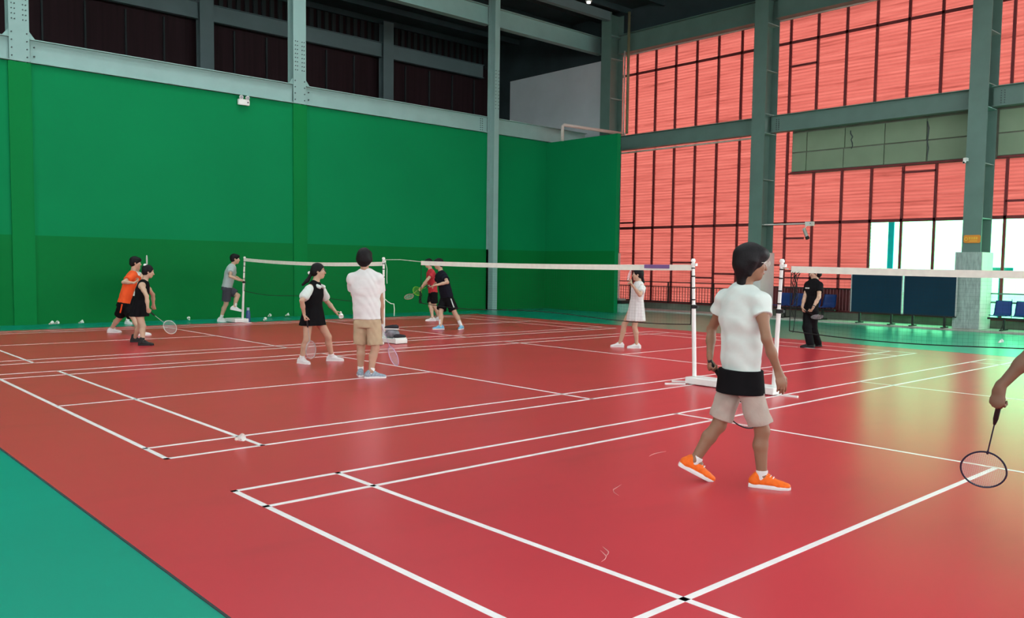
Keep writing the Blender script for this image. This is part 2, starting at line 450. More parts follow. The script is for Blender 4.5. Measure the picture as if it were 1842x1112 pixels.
# glazing: mullions, transoms, red translucent sheets, clear panes ----------------
MY = [15.5, 14.69, 13.84, 12.97, 12.10, 11.24, 10.36, 9.48, 8.64, 7.74, 6.84, 5.95, 5.05, 4.16, 3.28, 2.41, 1.53, .65, -.23, -1.1, -2.0, -2.9, -3.8]
_sheet_cache = {}; _alt = 0
def ripple_sheet(w, h):
    key = (round(w, 2), round(h, 2))
    if key in _sheet_cache: return _sheet_cache[key]
    n = max(4, int(h/.024)); vs = []; fs = []
    for i in range(n+1):
        z = h*i/n; d = .013*math.sin(2*PI*z/.096)
        sag = .0
        vs += [(d, 0, z), (d, w*.5, z-sag), (d, w, z)]
        if i:
            b = (i-1)*3
            fs += [(b, b+1, b+4, b+3), (b+1, b+2, b+5, b+4)]
    me = bpy.data.meshes.new('corrugated_sheet'); me.from_pydata(vs, [], fs); me.materials.append(M_SHEET)
    me.polygons.foreach_set('use_smooth', [True]*len(fs))
    _sheet_cache[key] = me; return me
def sheet(par, y0, y1, z0, z1):
    o = bpy.data.objects.new('corrugated_sheet', ripple_sheet(y1-y0, z1-z0)); COL.objects.link(o)
    global _alt; _alt = 1-_alt; o.parent = par; o.location = (XW+.032+_alt*.018, y0, z0)
def member(par, nm, y0, y1, z0, z1, m=M_MULL, dx=0.0, th=.05):
    bm = bmesh.new(); box(bm, XW-.03+dx, XW-.03+dx+th, y0, y1, z0, z1); return link(nm, bm, m, par)
bays = [('window_1', 9.44, 15.9), ('window_2', 3.14, 8.98), ('window_3', -3.8, 2.68)]
for wi, (nm, ya, yb) in enumerate(bays):
    win = empty(nm); win['kind'] = 'structure'
    inner = [y for y in MY if ya-.3 < y < yb+.3]
    ys = sorted(set([ya-.2, yb+.2] + [y for y in MY if ya-.2 < y < yb+.2]))
    for y in ys[1:-1]:
        member(win, 'mullion', y-.035, y+.035, 6.14, 9.12)
        top = 5.66 if wi == 0 or (wi == 1 and y > 8.5) else 4.45
        member(win, 'mullion', y-.035, y+.035, .28, top)
    member(win, 'transom', ya-.2, yb+.2, 8.34, 8.42); member(win, 'transom', ya-.2, yb+.2, 2.86, 2.95)
    member(win, 'window_head', ya-.2, yb+.2, 9.07, 9.12, M_PIPE, dx=-.03)
    member(win, 'window_sill', ya-.2, yb+.2, .26, .32)
    if wi == 0: member(win, 'window_head', ya-.2, yb+.2, 5.60, 5.65, M_PIPE, dx=-.03)
    for y0, y1 in zip(ys, ys[1:]):
        a, b = y0-.03, y1+.03
        sheet(win, a, b, 6.1, 8.36); sheet(win, a, b, 8.40, 9.10)
        mid_top = 5.90
        if wi == 1 and y0 < 8.5 or wi == 2: mid_top = 4.45
        sheet(win, a, b, 2.93, mid_top)
        ymid = (y0+y1)/2
        if ymid > 5.95:
            sheet(win, a, b, .95 if wi == 1 else .3, 2.88)
        else:
            bm = bmesh.new(); box(bm, XW+.0, XW+.006, a, b, .32, 2.87)
            link('window_pane', bm, M_GLASS, win)
    if wi == 1: sheet(win, 8.45, 8.70, 4.40, 5.90)
    if wi == 1:      # dark lower skirting behind the seats
        bm = bmesh.new(); y = 5.98
        while y < 9.0:
            box(bm, XW-.0, XW+.02, y, y+.09, .3, .95); y += .1
        tag(link('skirting_board', bm, mat('maroon_board', (.10, .018, .02), .7, .2), win), kind='stuff')
        member(win, 'transom', 5.95, 9.1, .93, .97, M_BAR)
        member(win, 'transom', 5.95, 9.1, 1.22, 1.27, M_MULL)
    if wi == 2:
        member(win, 'transom', ya, yb+.2, .93, .97, M_STEELD); member(win, 'transom', ya, yb+.2, .72, .75, M_STEELD)
# odd repair rails across single panes
for (y0, y1, z) in ((14.69, 15.5, 3.1), (12.1, 12.97, 1.68), (11.24, 12.1, 1.18), (10.36, 11.24, 1.32), (8.0, 8.64, 2.45), (7.74, 8.64, 7.66), (4.16, 5.05, 4.22), (1.53, 2.41, 3.32), (8.64, 9.1, 1.63), (6.84, 8.64, 1.45)):
    w = [o for o in bpy.data.objects if o.name == ('window_1' if y0 > 9.2 else 'window_2' if y0 > 3 else 'window_3')][0]
    member(w, 'repair_rail', y0, y1, z-.03, z+.03)

# balustrade in front of the left bay
bal = empty('balustrade', (21.2, 12.4, .28)); tag(bal, 'black railing with thin upright bars under the left red windows', 'railing')
def pc(par, nm, d, m):
    bm = bmesh.new(); box(bm, *d); bmesh.ops.translate(bm, verts=bm.verts, vec=-Vector(par.location)); return link(nm, bm, m, par)
for z in (.33, .84, 1.0): pc(bal, 'rail', (21.24, 21.27, 9.5, 15.2, z-.015, z+.015), M_BAR)
bmm = bpy.data.meshes.new('baluster'); bb = bmesh.new(); box(bb, -.007, .007, -.007, .007, 0, .53); bb.to_mesh(bmm); bb.free(); bmm.materials.append(M_BAR)
y = 9.6
while y < 15.2:
    o = bpy.data.objects.new('baluster', bmm); COL.objects.link(o); o.parent = bal; o.location = (21.255-21.2, y-12.4, .05); y += .115
for y in (9.55, 11.1, 12.97, 14.69): pc(bal, 'post', (21.235, 21.275, y-.02, y+.02, .28, 1.01), M_BAR)
bal2 = empty('balustrade', (21.2, 1, .28)); tag(bal2, 'dark green railing behind the blue seats at the right picture edge', 'railing')
for z in (.72, .95): pc(bal2, 'rail', (21.24, 21.27, -3.6, 2.6, z-.015, z+.015), M_STEELD)
y = -3.5
while y < 2.6:
    o = bpy.data.objects.new('baluster', bmm); COL.objects.link(o); o.parent = bal2; o.location = (.055, y-1, .02); y += .28

# sage panels under the mid beam
def sage(y0, y1, joints_up, joints_lo):
    for row, js in ((0, joints_up), (1, joints_lo)):
        zs = (5.05, 5.62) if row == 0 else (4.47, 5.02)
        ks = [y1] + js + [y0]
        for a, b in zip(ks, ks[1:]):
            bx('wall_panel', (XW-.06, XW-.02, b+.012, a-.012, zs[0]+.005, zs[1]), M_BEIGE, wr, bevel=.004)
g = lambda px, py: float(on(px, py, 0, XW-.05)[1])
sage(3.2, 8.45, [g(1451.6, 265), g(1520, 255), g(1591.7, 250), g(1667.5, 240)], [g(1450, 300), g(1517, 290), g(1590, 285), g(1667, 275)])
sage(-3.7, 2.65, [1.9, .8, -.3, -1.4], [1.88, .8, -.3, -1.4])
bx('panel_backing', (XW-.02, XW+.10, -3.8, 8.47, 4.40, 5.95), M_CONCD, wr)  # added to block sky light leaking in around the panels
bx('panel_edge', (XW-.07, XW-.01, 3.2, 8.5, 4.41, 4.46), M_MULL, wr)
bx('panel_edge', (XW-.07, XW-.01, -3.7, 2.65, 4.41, 4.46), M_MULL, wr)
for px, py0, py1 in ((1532, 235, 268), (1669, 218, 290)):       # water-stain cracks
    bm = bmesh.new(); pts = []
    n = 7
    for i in range(n):
        p = on(px+random.uniform(-2.0, 2.0), py0+(py1-py0)*i/(n-1), 0, XW-.063); pts.append(p)
    tube(bm, pts, [.018, .022, .02, .016, .02, .014, .006], 5)
    link('panel_crack', bm, M_BOLT, wr)

# outdoors: paving and the cyan banner seen through the clear panes
bm = bmesh.new(); box(bm, -70, 70, -70, 80, -.45, -.25)
tag(link('ground_outside', bm, M_PAV), kind='structure')
bm = bmesh.new(); q = on(1603, 440, 0, 24.5); box(bm, 24.48, 24.52, q[1]-.08, q[1]+.10, 0.0, 4.2)
tag(link('banner', bm, M_CYAN), 'tall narrow cyan banner standing outdoors behind the clear windows', 'banner')
bm = bmesh.new(); q = on(1797, 490, 0, 23.0); box(bm, 22.98, 23.02, q[1]-.35, q[1]+.22, q[2]-.11, q[2]+.13)
box(bm, 22.98, 23.02, q[1]-.05, q[1]-.01, -.1, q[2])
tag(link('outdoor_sign', bm, M_CYAN), 'low cyan signboard outdoors right of the mosaic column base', 'sign')
# ------------------------------------------------------------------ NETS and POSTS
def strip_between(bm, a, b, h, th, n=10, sag=0.0):
    """vertical tape of height h and thickness th hung from a to b"""
    a = Vector(a); b = Vector(b); d = (b-a).normalized(); s = Vector((d.y, -d.x, 0)).normalized()*th/2
    rows = []
    for i in range(n+1):
        t = i/n; p = a.lerp(b, t); p.z -= sag*4*t*(1-t)
        rows.append([bm.verts.new(p+s), bm.verts.new(p-s), bm.verts.new(p-s-Vector((0, 0, h))), bm.verts.new(p+s-Vector((0, 0, h)))])
    for r, q in zip(rows, rows[1:]):
        for k in range(4): bm.faces.new((r[k], r[(k+1) % 4], q[(k+1) % 4], q[k]))
    bm.faces.new(rows[0]); bm.faces.new(rows[-1][::-1])
def make_net(x, y0, y1, zt0, zt1, sag, label, hem0=.76, hem1=.76, m_tape=M_TAPE):
    t = empty('badminton_net', (x, (y0+y1)/2, 0)); tag(t, label, 'net', None)
    L = Vector(t.location)
    def fin(nm, bm, m, kind=None):
        bmesh.ops.translate(bm, verts=bm.verts, vec=-L); o = link(nm, bm, m, t)
        if kind: o['kind'] = kind
        return o
    a = Vector((x, y0, zt0)); b = Vector((x, y1, zt1))
    bm = bmesh.new(); strip_between(bm, a, b, .075, .012, 14, sag); fin('tape', bm, m_tape)
    # bottom cord and side cords
    def top(t_): p = a.lerp(b, t_); p.z -= sag*4*t_*(1-t_); return p
    def bot(t_): p = top(t_); p.z -= hem0*(1-t_)+hem1*t_ + .03*math.sin(t_*9); return p
    bm = bmesh.new(); tube(bm, [bot(i/24) for i in range(25)], .006, 5); fin('bottom_cord', bm, M_NET)
    for t_ in (0, 1):
        bm = bmesh.new(); tube(bm, [top(t_), bot(t_)], .006, 5); fin('side_cord', bm, M_NET)
    bm = bmesh.new()
    n = 120; k = 18; r = .00045
    for i in range(n+1): tube(bm, [top(i/n)-Vector((0, 0, .07)), bot(i/n)], r, 3, cap=False)
    for j in range(1, k):
        pts = [(top(i/12)-Vector((0, 0, .07))).lerp(bot(i/12), j/k) for i in range(13)]
        tube(bm, pts, r, 3, cap=False)
    fin('mesh', bm, M_NET, 'stuff')
    return t
netB = make_net(6.70, 7.24, 1.30, 1.555, 1.54, .02, 'net with white top tape in the middle, strung between the two central post stands')
bm = bmesh.new(); box(bm, -.01, .01, -.20, .22, -.062, -.012)
o = link('tape_label', bm, M_LOGO, netB); o.location = (6.693-6.70, 1.86-(7.24+1.30)/2, 1.548)
netA = make_net(6.72, -.10, -6.2, 1.535, 1.53, .02, 'nearest net running out of the picture on the right')
netC = make_net(6.72, 14.62, 8.5, 1.585, 1.53, .05, 'far net by the green wall, between the left post and the post with bags', hem0=.80, hem1=.74)
def post(base, toppx, label, stand=True, h=1.60):
    b = Vector(base)
    d = ray(*toppx)                       # point on the ray nearest above the base at height h
    # lean only along the net direction
    tt = (b.x-EYE[0])/d[0]; top = EYE+tt*d
    tp = Vector((b.x, float(top[1]), h))
    t = empty('net_post', b); tag(t, label, 'net post')
    v = tp-b
    P = lambda s: v*s
    bm = bmesh.new(); tube(bm, [P(0.0), P(.62)], .027, 12); tube(bm, [P(.60), P(.99)], .021, 12); link('pole', bm, M_WHITE, t, smooth=False)
    bm = bmesh.new(); tube(bm, [P(.985), P(1.0), P(1.012)], [.03, .03, .018], 10)
    box(bm, P(.985).x-.018, P(.985).x+.018, P(.985).y-.055, P(.985).y+.02, P(.985).z-.055, P(.985).z-.02); link('post_cap', bm, M_WHITE, t)
    for s in (.66, .76, .86, .93):
        bm = bmesh.new(); tube(bm, [P(s)-v.normalized()*.008, P(s)+v.normalized()*.008], .025, 10); link('band', bm, M_BLACK, t)
    bm = bmesh.new(); tube(bm, [P(.60)-v.normalized()*.025, P(.60)+v.normalized()*.025], .036, 10); box(bm, P(.6).x-.02, P(.6).x+.02, P(.6).y-.07, P(.6).y, P(.6).z-.015, P(.6).z+.015); link('clamp', bm, M_BLACK, t)
    return t, tp
pA, topA = post((6.72, .08, .1), (1407, 467), 'white net post right of the nearest player, holding the nearest net')
pB, topB = post((6.70, 1.22, .1), (1247, 468), 'white net post left of the nearest player, holding the right end of the middle net')
pC, topC = post((6.70, 8.45, .1), (690, 464), 'white net post beside the player in khaki shorts')
pD, topD = post((6.72, 14.72, .1), (440, 459), 'white net post near the green wall by the player in grey shorts')
def stand(x0, x1, y0, y1, label, feet):
    t = empty('post_stand', ((x0+x1)/2, (y0+y1)/2, 0)); tag(t, label, 'post stand'); L = Vector(t.location)
    bm = bmesh.new(); box(bm, x0, x1, y0, y1, .012, .098); bmesh.ops.bevel(bm, geom=bm.edges[:], offset=.008, segments=1, affect='EDGES')
    bmesh.ops.translate(bm, verts=bm.verts, vec=-L); link('weight_box', bm, M_WHITE, t)
    for (a, b) in feet:
        bm = bmesh.new(); a = Vector(a); b = Vector(b); dd = (b-a).normalized(); s = Vector((-dd.y, dd.x, 0))*.02
        prism(bm, [(a+s)[:2], (b+s)[:2], (b-s)[:2], (a-s)[:2]], .0, .022); bmesh.ops.translate(bm, verts=bm.verts, vec=-L)
        link('stand_foot', bm, M_WHITE, t)
    for xx in (x0+.03, x1-.03):
        for yy in (y0+.05, y1-.05):
            bm = bmesh.new(); tube(bm, [(xx-.012, yy, .0155), (xx+.012, yy, .0155)], .0145, 10)
            bmesh.ops.translate(bm, verts=bm.verts, vec=-L); link('castor', bm, M_BLACK, t)
stand(6.58, 6.84, .0, 1.28, 'long white weighted base on the red floor behind the nearest player', [((6.55, 1.25, 0), (6.35, 1.42, 0)), ((6.80, 1.25, 0), (6.62, 1.52, 0)), ((6.68, .02, 0), (6.72, -.24, 0))])
stand(6.58, 6.84, 7.86, 8.5, 'white weighted base with a bag and shoes piled on it', [((6.6, 8.48, 0), (6.6, 8.62, 0))])
stand(6.5, 6.85, 14.66, 15.25, 'white weighted base by the green wall with a blue bottle beside it', [((6.72, 14.7, 0), (6.8, 14.42, 0)), ((6.55, 15.2, 0), (6.4, 15.3, 0))])
# cords tying nets to posts
def cord(pts, par, r=.006, m=M_ROPE, name='tie_cord'):
    bm = bmesh.new(); tube(bm, pts, r, 6); bmesh.ops.translate(bm, verts=bm.verts, vec=-Vector(par.location)); return link(name, bm, m, par)
cord([topC-Vector((.0, .0, .03)), (6.70, 7.9, 1.575), (6.70, 7.26, 1.54)], netB)
cord([topD-Vector((.0, .0, .06)), (6.72, 14.62, 1.545)], netC)
cord([topB-Vector((0, 0, .08)), (6.70, 1.30, 1.51)], netB)
cord([topA-Vector((0, 0, .08)), (6.72, -.06, 1.50)], netA)
p = Vector(pC.location)
cord([(6.70, 8.42, .83), (6.70, 8.32, .78), (6.70, 8.20, .745), (6.70, 8.11, .745), (6.70, 8.09, .64), (6.70, 8.10, .52)], pC, r=.008)
cord([topC-Vector((0, .05, .05)), (6.70, 8.345, 1.4), (6.70, 8.35, 1.2), (6.70, 8.34, 1.12)], pC, r=.006)
# bunched net hanging at the near net's post
bm = bmesh.new()
rnd = random.Random(3)
for k in range(12):
    yy = -.12-.012*k*.8
    pts = [Vector((6.72+rnd.uniform(-.02, .02), yy, 1.47))]
    for j in range(1, 6):
        pts.append(Vector((6.72+rnd.uniform(-.03, .03), -.15+rnd.uniform(-.06, .06)*(1-j/7), 1.47-(.065 if k > 2 else .14)*j+rnd.uniform(-.02, .02))))
    tube(bm, pts, .003, 4)
tag(link('bunched_netting', bm, M_NET), 'black netting bunched up beside the post of the nearest net', 'netting', kind='stuff')
bm = bmesh.new()
for k in range(9):
    pts = [Vector((6.70+rnd.uniform(-.02, .02), 7.26+rnd.uniform(-.05, .05), 1.0-.03*j+rnd.uniform(-.02, .02))) for j in range(8)]
    tube(bm, pts, .004, 4)
tag(link('bunched_netting', bm, M_NET), 'small knot of black netting at the left edge of the middle net', 'netting', kind='stuff')

# ------------------------------------------------------------------ SHUTTLECOCKS
M_CORK = mat('shuttle_cork', (.75, .70, .60), .6); M_FEATH = mat('white_feathers', (.80, .80, .76), .7, .2, var=.1, vscale=40)
def make_shuttle():
    t = empty('shuttlecock')
    bm = bmesh.new(); tube(bm, [(0, 0, 0), (0, 0, .006), (0, 0, .016), (0, 0, .024)], [.007, .012, .0135, .0125], 12); link('cork', bm, M_CORK, t, smooth=True)
    bm = bmesh.new()
    for k in range(16):
        a = 2*PI*k/16; da = .17
        for (z0, r0, z1, r1, w) in ((.022, .012, .052, .023, .05), (.050, .022, .086, .033, .21)):
            v = [bm.verts.new((r*math.cos(a+s*ww), r*math.sin(a+s*ww), z)) for (r, z, ww) in ((r0, z0, w*.8), (r1, z1, w)) for s in (-1, 1)]
            bm.faces.new((v[0], v[1], v[3], v[2]))
            v2 = [bm.verts.new(x.co + Vector((math.cos(a), math.sin(a), 0))*.0012) for x in v]
            bm.faces.new((v2[2], v2[3], v2[1], v2[0]))
    tag(link('feathers', bm, M_FEATH, t, fix=False), kind='stuff')
    return t
sh0 = make_shuttle()
def put_shuttle(first, loc, rot, label, s=1.0, group=None):
    o = sh0 if first else copy_tree(sh0)
    o.location = loc; o.rotation_euler = rot; o.scale = (s, s, s)
    tag(o, label, 'shuttlecock', group)
    return o
FS = [((423, 798), 'shuttlecock lying between the white lines at the near left court corner', (1.25, 0, .4)),
      ((88, 587), 'leftmost shuttlecock on the floor along the green wall', (1.2, 0, 2)), ((98, 586), 'shuttlecock on the floor by the green wall, just right of the leftmost one', (1.2, 0, .5)),
      ((141, 584.5), 'shuttlecock by the green wall left of the orange shirt player', (1.2, 0, 1)), ((341, 578.5), 'shuttlecock by the green wall left of the grey shorts player', (1.2, 0, 3)),
      ((474, 579.5), 'shuttlecock on the floor just right of the far left post stand', (1.2, 0, 2.2)), ((482, 571.8), 'shuttlecock against the green wall right of the blue bottle', (1.2, 0, .2)),
      ((513, 570.6), 'shuttlecock against the green wall left of the pinafore player', (1.2, 0, 1.2)), ((636, 568), 'shuttlecock against the green wall left of the khaki shorts player', (1.2, 0, 1.2)),
      ((1795, 620), 'shuttlecock alone on the bright green floor at the right', (1.2, 0, 1.0))]
for i, (q, l, r) in enumerate(FS):
    P = fl(*q); P[1] = min(P[1], 16.2)
    big = 1.0 if i == 0 else 1.25
    put_shuttle(i == 0, (P[0], P[1], .033*big), r, l, big)

# ------------------------------------------------------------------ SMALL THINGS
# bag, shoes and towel on the middle stand
M_GREYF = mat('grey_cloth', (.22, .22, .24), .8, .2, var=.3, vscale=18, bump=.4, bscale=30); M_DARKF = mat('dark_cloth', (.03, .03, .035), .8, .2)
bm = bmesh.new(); ball(bm, (0, 0, .08), (.11, .18, .085), 18)
for v in bm.verts: v.co += Vector((math.sin(v.co.y*40)*.01, math.sin(v.co.z*50)*.012, math.sin(v.co.x*45+v.co.y*22)*.014)); v.co.z = max(v.co.z, 0)
o = tag(link('sports_bag', bm, M_GREYF, smooth=True), 'crumpled grey cloth bag on the white base beside the khaki player', 'bag'); o.location = (6.72, 8.20, .1)
def small_shoe(loc, rz, m, label, s=1.0, group=None):
    t = empty('loose_shoe', loc, rz); tag(t, label, 'shoe', group)
    bm = bmesh.new(); tube(bm, [(-.13, 0, .045), (-.09, 0, .05), (-.02, 0, .048), (.06, 0, .036), (.11, 0, .03), (.135, 0, .028)], [.028, .043, .042, .04, .034, .015], 12)
    for v in bm.verts: v.co.z = max(v.co.z, .015)
    link('upper', bm, m, t, smooth=True)
    bm = bmesh.new(); prism(bm, [(-.14, -.03), (-.05, -.037), (.06, -.045), (.13, -.028), (.148, 0), (.13, .028), (.06, .045), (-.05, .037), (-.14, .03)], 0, .02); link('sole', bm, M_WHITE, t)
    t.scale = (s, s, s)
small_shoe((6.72, 7.93, .1), .1, M_DARKF, 'dark loose shoe on the white base, nearer the net')
small_shoe((6.68, 8.15, .262), 2.2, M_DARKF, 'dark loose shoe resting on the grey bag')
bm = bmesh.new(); ball(bm, (0, 0, .045), (.09, .1, .045), 14)
for v in bm.verts: v.co += Vector((0, 0, math.sin(v.co.x*60)*.006*(v.co.z > .02)))
P = fl(682, 622); o = tag(link('towel', bm, mat('white_towel', (.72, .70, .68), .9), smooth=True), 'rolled white towel on the floor left of the bag stand', 'towel'); o.location = P
# bottle
P = fl(446.5, 579.5)
t = empty('water_bottle', (P[0], P[1], 0)); tag(t, 'blue water bottle standing on the floor by the far left net post', 'bottle')
bm = bmesh.new(); tube(bm, [(0, 0, 0), (0, 0, .01), (0, 0, .20), (0, 0, .26), (0, 0, .30)], [.05, .055, .055, .05, .03], 14); link('body', bm, mat('dark_blue_bottle', (.03, .07, .22), .3), t)
bm = bmesh.new(); tube(bm, [(0, 0, .29), (0, 0, .36)], .034, 12); link('cap', bm, mat('grey_blue_cap', (.35, .45, .55), .4), t)
# exit / emergency light on the green wall
P = on(438, 181, 1, YW-.05)
t = empty('emergency_light', (P[0], YW-.06, P[2])); tag(t, 'white twin-head emergency light on the green wall under the steel beam', 'emergency light')
bm = bmesh.new(); box(bm, -.15, .15, -.04, .05, -.12, .03); bmesh.ops.bevel(bm, geom=bm.edges[:], offset=.012, segments=2, affect='EDGES'); link('battery_box', bm, M_WHITE, t)
for s in (-1, 1):
    bm = bmesh.new(); tube(bm, [(.085*s, -.01, .075), (.085*s, -.06, .07)], [.045, .055], 12); h = link('lamp_head', bm, M_WHITE, t)
    bm = bmesh.new(); tube(bm, [(.085*s, -.058, .07), (.085*s, -.066, .07)], .042, 12); link('lens', bm, mat('dull_lens', (.3, .32, .33), .2), h)
bm = bmesh.new(); tube(bm, [(.10, -.042, -.045), (.10, -.046, -.045)], .02, 10); link('button', bm, M_BLACK, t)
# orange sign with pictogram and unreadable lines
P = on(1748.5, 430, 0, 20.6)
t = empty('wall_sign', (20.6, P[1], P[2])); tag(t, 'small orange sign with yellow lettering on the green steel column', 'sign')
bm = bmesh.new(); box(bm, -.008, .012, -.20, .20, -.10, .10); bmesh.ops.bevel(bm, geom=bm.edges[:], offset=.02, segments=2, affect='EDGES'); bmesh.ops.scale(bm, vec=(1, 1, 1), verts=bm.verts); link('sign_plate', bm, M_ORANGE, t)
bm = bmesh.new()
n = 14
def ringx(bm, cy, cz, r, w, x):
    a = [bm.verts.new((x, cy+(r)*math.cos(2*PI*k/n), cz+(r)*math.sin(2*PI*k/n))) for k in range(n)]
    b = [bm.verts.new((x, cy+(r-w)*math.cos(2*PI*k/n), cz+(r-w)*math.sin(2*PI*k/n))) for k in range(n)]
    for k in range(n): bm.faces.new((a[k], a[(k+1) % n], b[(k+1) % n], b[k]))
ringx(bm, .14, .0, .045, .014, -.0095)
for (cy, w_) in ((.055, .05), (.0, .04), (-.055, .05), (-.11, .05)):      # block characters, first line
    for dz in (.045, .02, -.002): box(bm, -.0095, -.0075, cy-w_/2, cy+w_/2, dz-.005, dz+.005)
    box(bm, -.0095, -.0075, cy-.006, cy+.006, -.008, .05)
for k in range(7): box(bm, -.0095, -.0075, .06-k*.028, .06-k*.028-.018, -.06, -.04)
link('sign_lettering', bm, M_YELLOW, t)
# cameras
P = on(1741, 290, 0, 20.6)
t = empty('security_camera', (20.55, P[1]+.02, P[2])); tag(t, 'small white security camera on the sign column below the beam', 'camera')
bm = bmesh.new(); box(bm, -.05, .07, -.03, .06, .0, .08); link('bracket', bm, M_WHITE, t)
bm = bmesh.new(); tube(bm, [(-.02, .02, -.01), (-.08, .03, -.04)], .035, 12); link('camera_body', bm, M_WHITE, t)
bm = bmesh.new(); tube(bm, [(-.078, .03, -.039), (-.084, .03, -.042)], .024, 12); link('lens', bm, M_BLACK, t)
a = on(1391, 404, 0, 20.8); b = on(1457, 405.5, 0, 20.8)
t = empty('camera_arm', (20.8, float(a[1]), float(a[2]))); tag(t, 'long white arm with junction box reaching right from the middle column', 'bracket')
bm = bmesh.new(); tube(bm, [(0, 0.56, 0), (0, float(b[1]-a[1]), 0)], .018, 8); link('arm', bm, M_WHITE, t)
bm = bmesh.new(); yb = float(b[1]-a[1]); box(bm, -.06, .06, yb-.11, yb+.13, -.07, .05); link('junction_box', bm, M_WHITE, t)
bm = bmesh.new(); tube(bm, [(-.062, yb-.04, 0), (-.066, yb-.04, 0)], .015, 8); link('socket', bm, M_BLACK, t)
a2 = on(1446, 411, 0, 20.75); b2 = on(1453, 430, 0, 20.75)
t = empty('security_camera', a2); tag(t, 'tilted bullet camera hanging below the white arm', 'camera')
d = Vector(b2-a2)
bm = bmesh.new(); tube(bm, [d*.0, d*.82], .052, 12); link('camera_body', bm, mat('grey_camera', (.42, .40, .37), .4), t)
bm = bmesh.new(); tube(bm, [d*.78, d*1.0, d*1.04], [.056, .06, .02], 12); link('hood', bm, M_BLACK, t)
bm = bmesh.new(); tube(bm, [d*.1+Vector((0, 0, .03)), Vector((0.03, -.12, .13))], .012, 6); link('mount', bm, M_WHITE, t)
# pipes at the corner
def pipe(pts, label, r, m):
    bm = bmesh.new(); tube(bm, pts, r, 12); return tag(link('pipe', bm, m, smooth=True), label, 'pipe')
pz = fl(1012, 224, 6.3); pe = fl(1128, 246, 6.15)
pipe([(pz[0], pz[1], 5.75), (pz[0], pz[1], 6.24), (pz[0]+.04, pz[1]-.02, 6.29), (pe[0]-.05, pe[1]+.05, 6.24)], 'cream pipe bending over the top of the green corner partition', .055, M_PIPE)
q1 = on(1137, 30, 0, 20.85); q2 = on(1129, 246, 0, 20.85)
pipe([(20.80, q2[1], 6.2), (20.80, q2[1], 10.4)], 'tall olive downpipe beside the corner column', .05, M_PIPE2)
pipe([(20.84, q2[1]+.2, 6.2), (20.84, q2[1]+.2, 9.1)], 'thin pale downpipe between the corner column and the olive pipe', .03, M_PIPE)
# pendant lamps near the roof
for k, (q, ax, c, l) in enumerate((((1059, 3), 2, 10.05, 'small white ceiling lamp high above the corner column'), ((938, 105), 1, 22.3, 'tiny white lamp hanging in the dark rear bay'))):
    P = on(*q, ax, c); t = empty('ceiling_lamp', P); tag(t, l, 'lamp')
    bm = bmesh.new(); tube(bm, [(0, 0, 0), (0, 0, .05), (0, 0, .12)], [.10 if k == 0 else .05, .1 if k == 0 else .05, .03], 12); link('shade', bm, M_WHITE, t)
    bm = bmesh.new(); tube(bm, [(0, 0, -.05 if k == 0 else -.25), (0, 0, .0)], .07 if k == 0 else .03, 10)
    me = mat('lit_bulb', (.8, .8, .8)); me.node_tree.nodes['Principled BSDF'].inputs['Emission Color'].default_value = (1, 1, .95, 1); me.node_tree.nodes['Principled BSDF'].inputs['Emission Strength'].default_value = 1.2
    link('bulb', bm, me, t)
    bm = bmesh.new(); tube(bm, [(0, 0, .12), (0, 0, 10.69-P[2])], .008, 6); link('cord', bm, M_BLACK, t)
# crate of the corner
P = fl(1108, 562)
t = empty('bin', (P[0]+.1, P[1]-.1, 0)); tag(t, 'mint green box with a dark lid at the foot of the green partition', 'box')
bm = bmesh.new(); box(bm, -.2, .2, -.2, .2, .0, .30); bmesh.ops.bevel(bm, geom=bm.edges[:], offset=.02, segments=2, affect='EDGES'); link('body', bm, M_MINT, t)
bm = bmesh.new(); box(bm, -.22, .22, -.23, .23, .30, .40); link('lid', bm, M_BLACK, t)
bm = bmesh.new(); box(bm, -.12, .12, -.12, .12, .40, .46); link('handle', bm, mat('grey_lid_handle', (.3, .3, .28)), t)

# navy boards
def board(y0, y1, label):
    xb = 20.40
    t = empty('display_board', (xb, (y0+y1)/2, .05)); tag(t, label, 'board'); L = Vector(t.location)
    def P(nm, d, m):
        bm = bmesh.new(); box(bm, *d); bmesh.ops.translate(bm, verts=bm.verts, vec=-L); return link(nm, bm, m, t)
    P('panel', (xb-0.01, xb+0.01, y0+.02, y1-.02, .36, 1.52), M_BLUEB)
    for y in (y0, y1-.025): P('edge_strip', (xb-0.02, xb+0.02, y, y+.025, .34, 1.53), M_ALU)
    P('edge_strip', (xb-0.02, xb+0.02, y0, y1, 1.52, 1.54), M_BAR)
    P('edge_strip', (xb-0.02, xb+0.02, y0, y1, .33, .36), M_BAR)
    for y in (y0+.25, y1-.3):
        P('leg', (xb-0.03, xb+0.03, y, y+.05, .05, .34), M_BAR)
        P('foot', (xb-0.20, xb+0.20, y, y+.05, .05, .08), M_BAR)
gb = lambda px: float(on(px, 520, 0, 20.4)[1])
board(gb(1624), gb(1531), 'left navy board standing in front of the bright windows')
board(gb(1722), gb(1625.5), 'right navy board next to the mosaic column base')
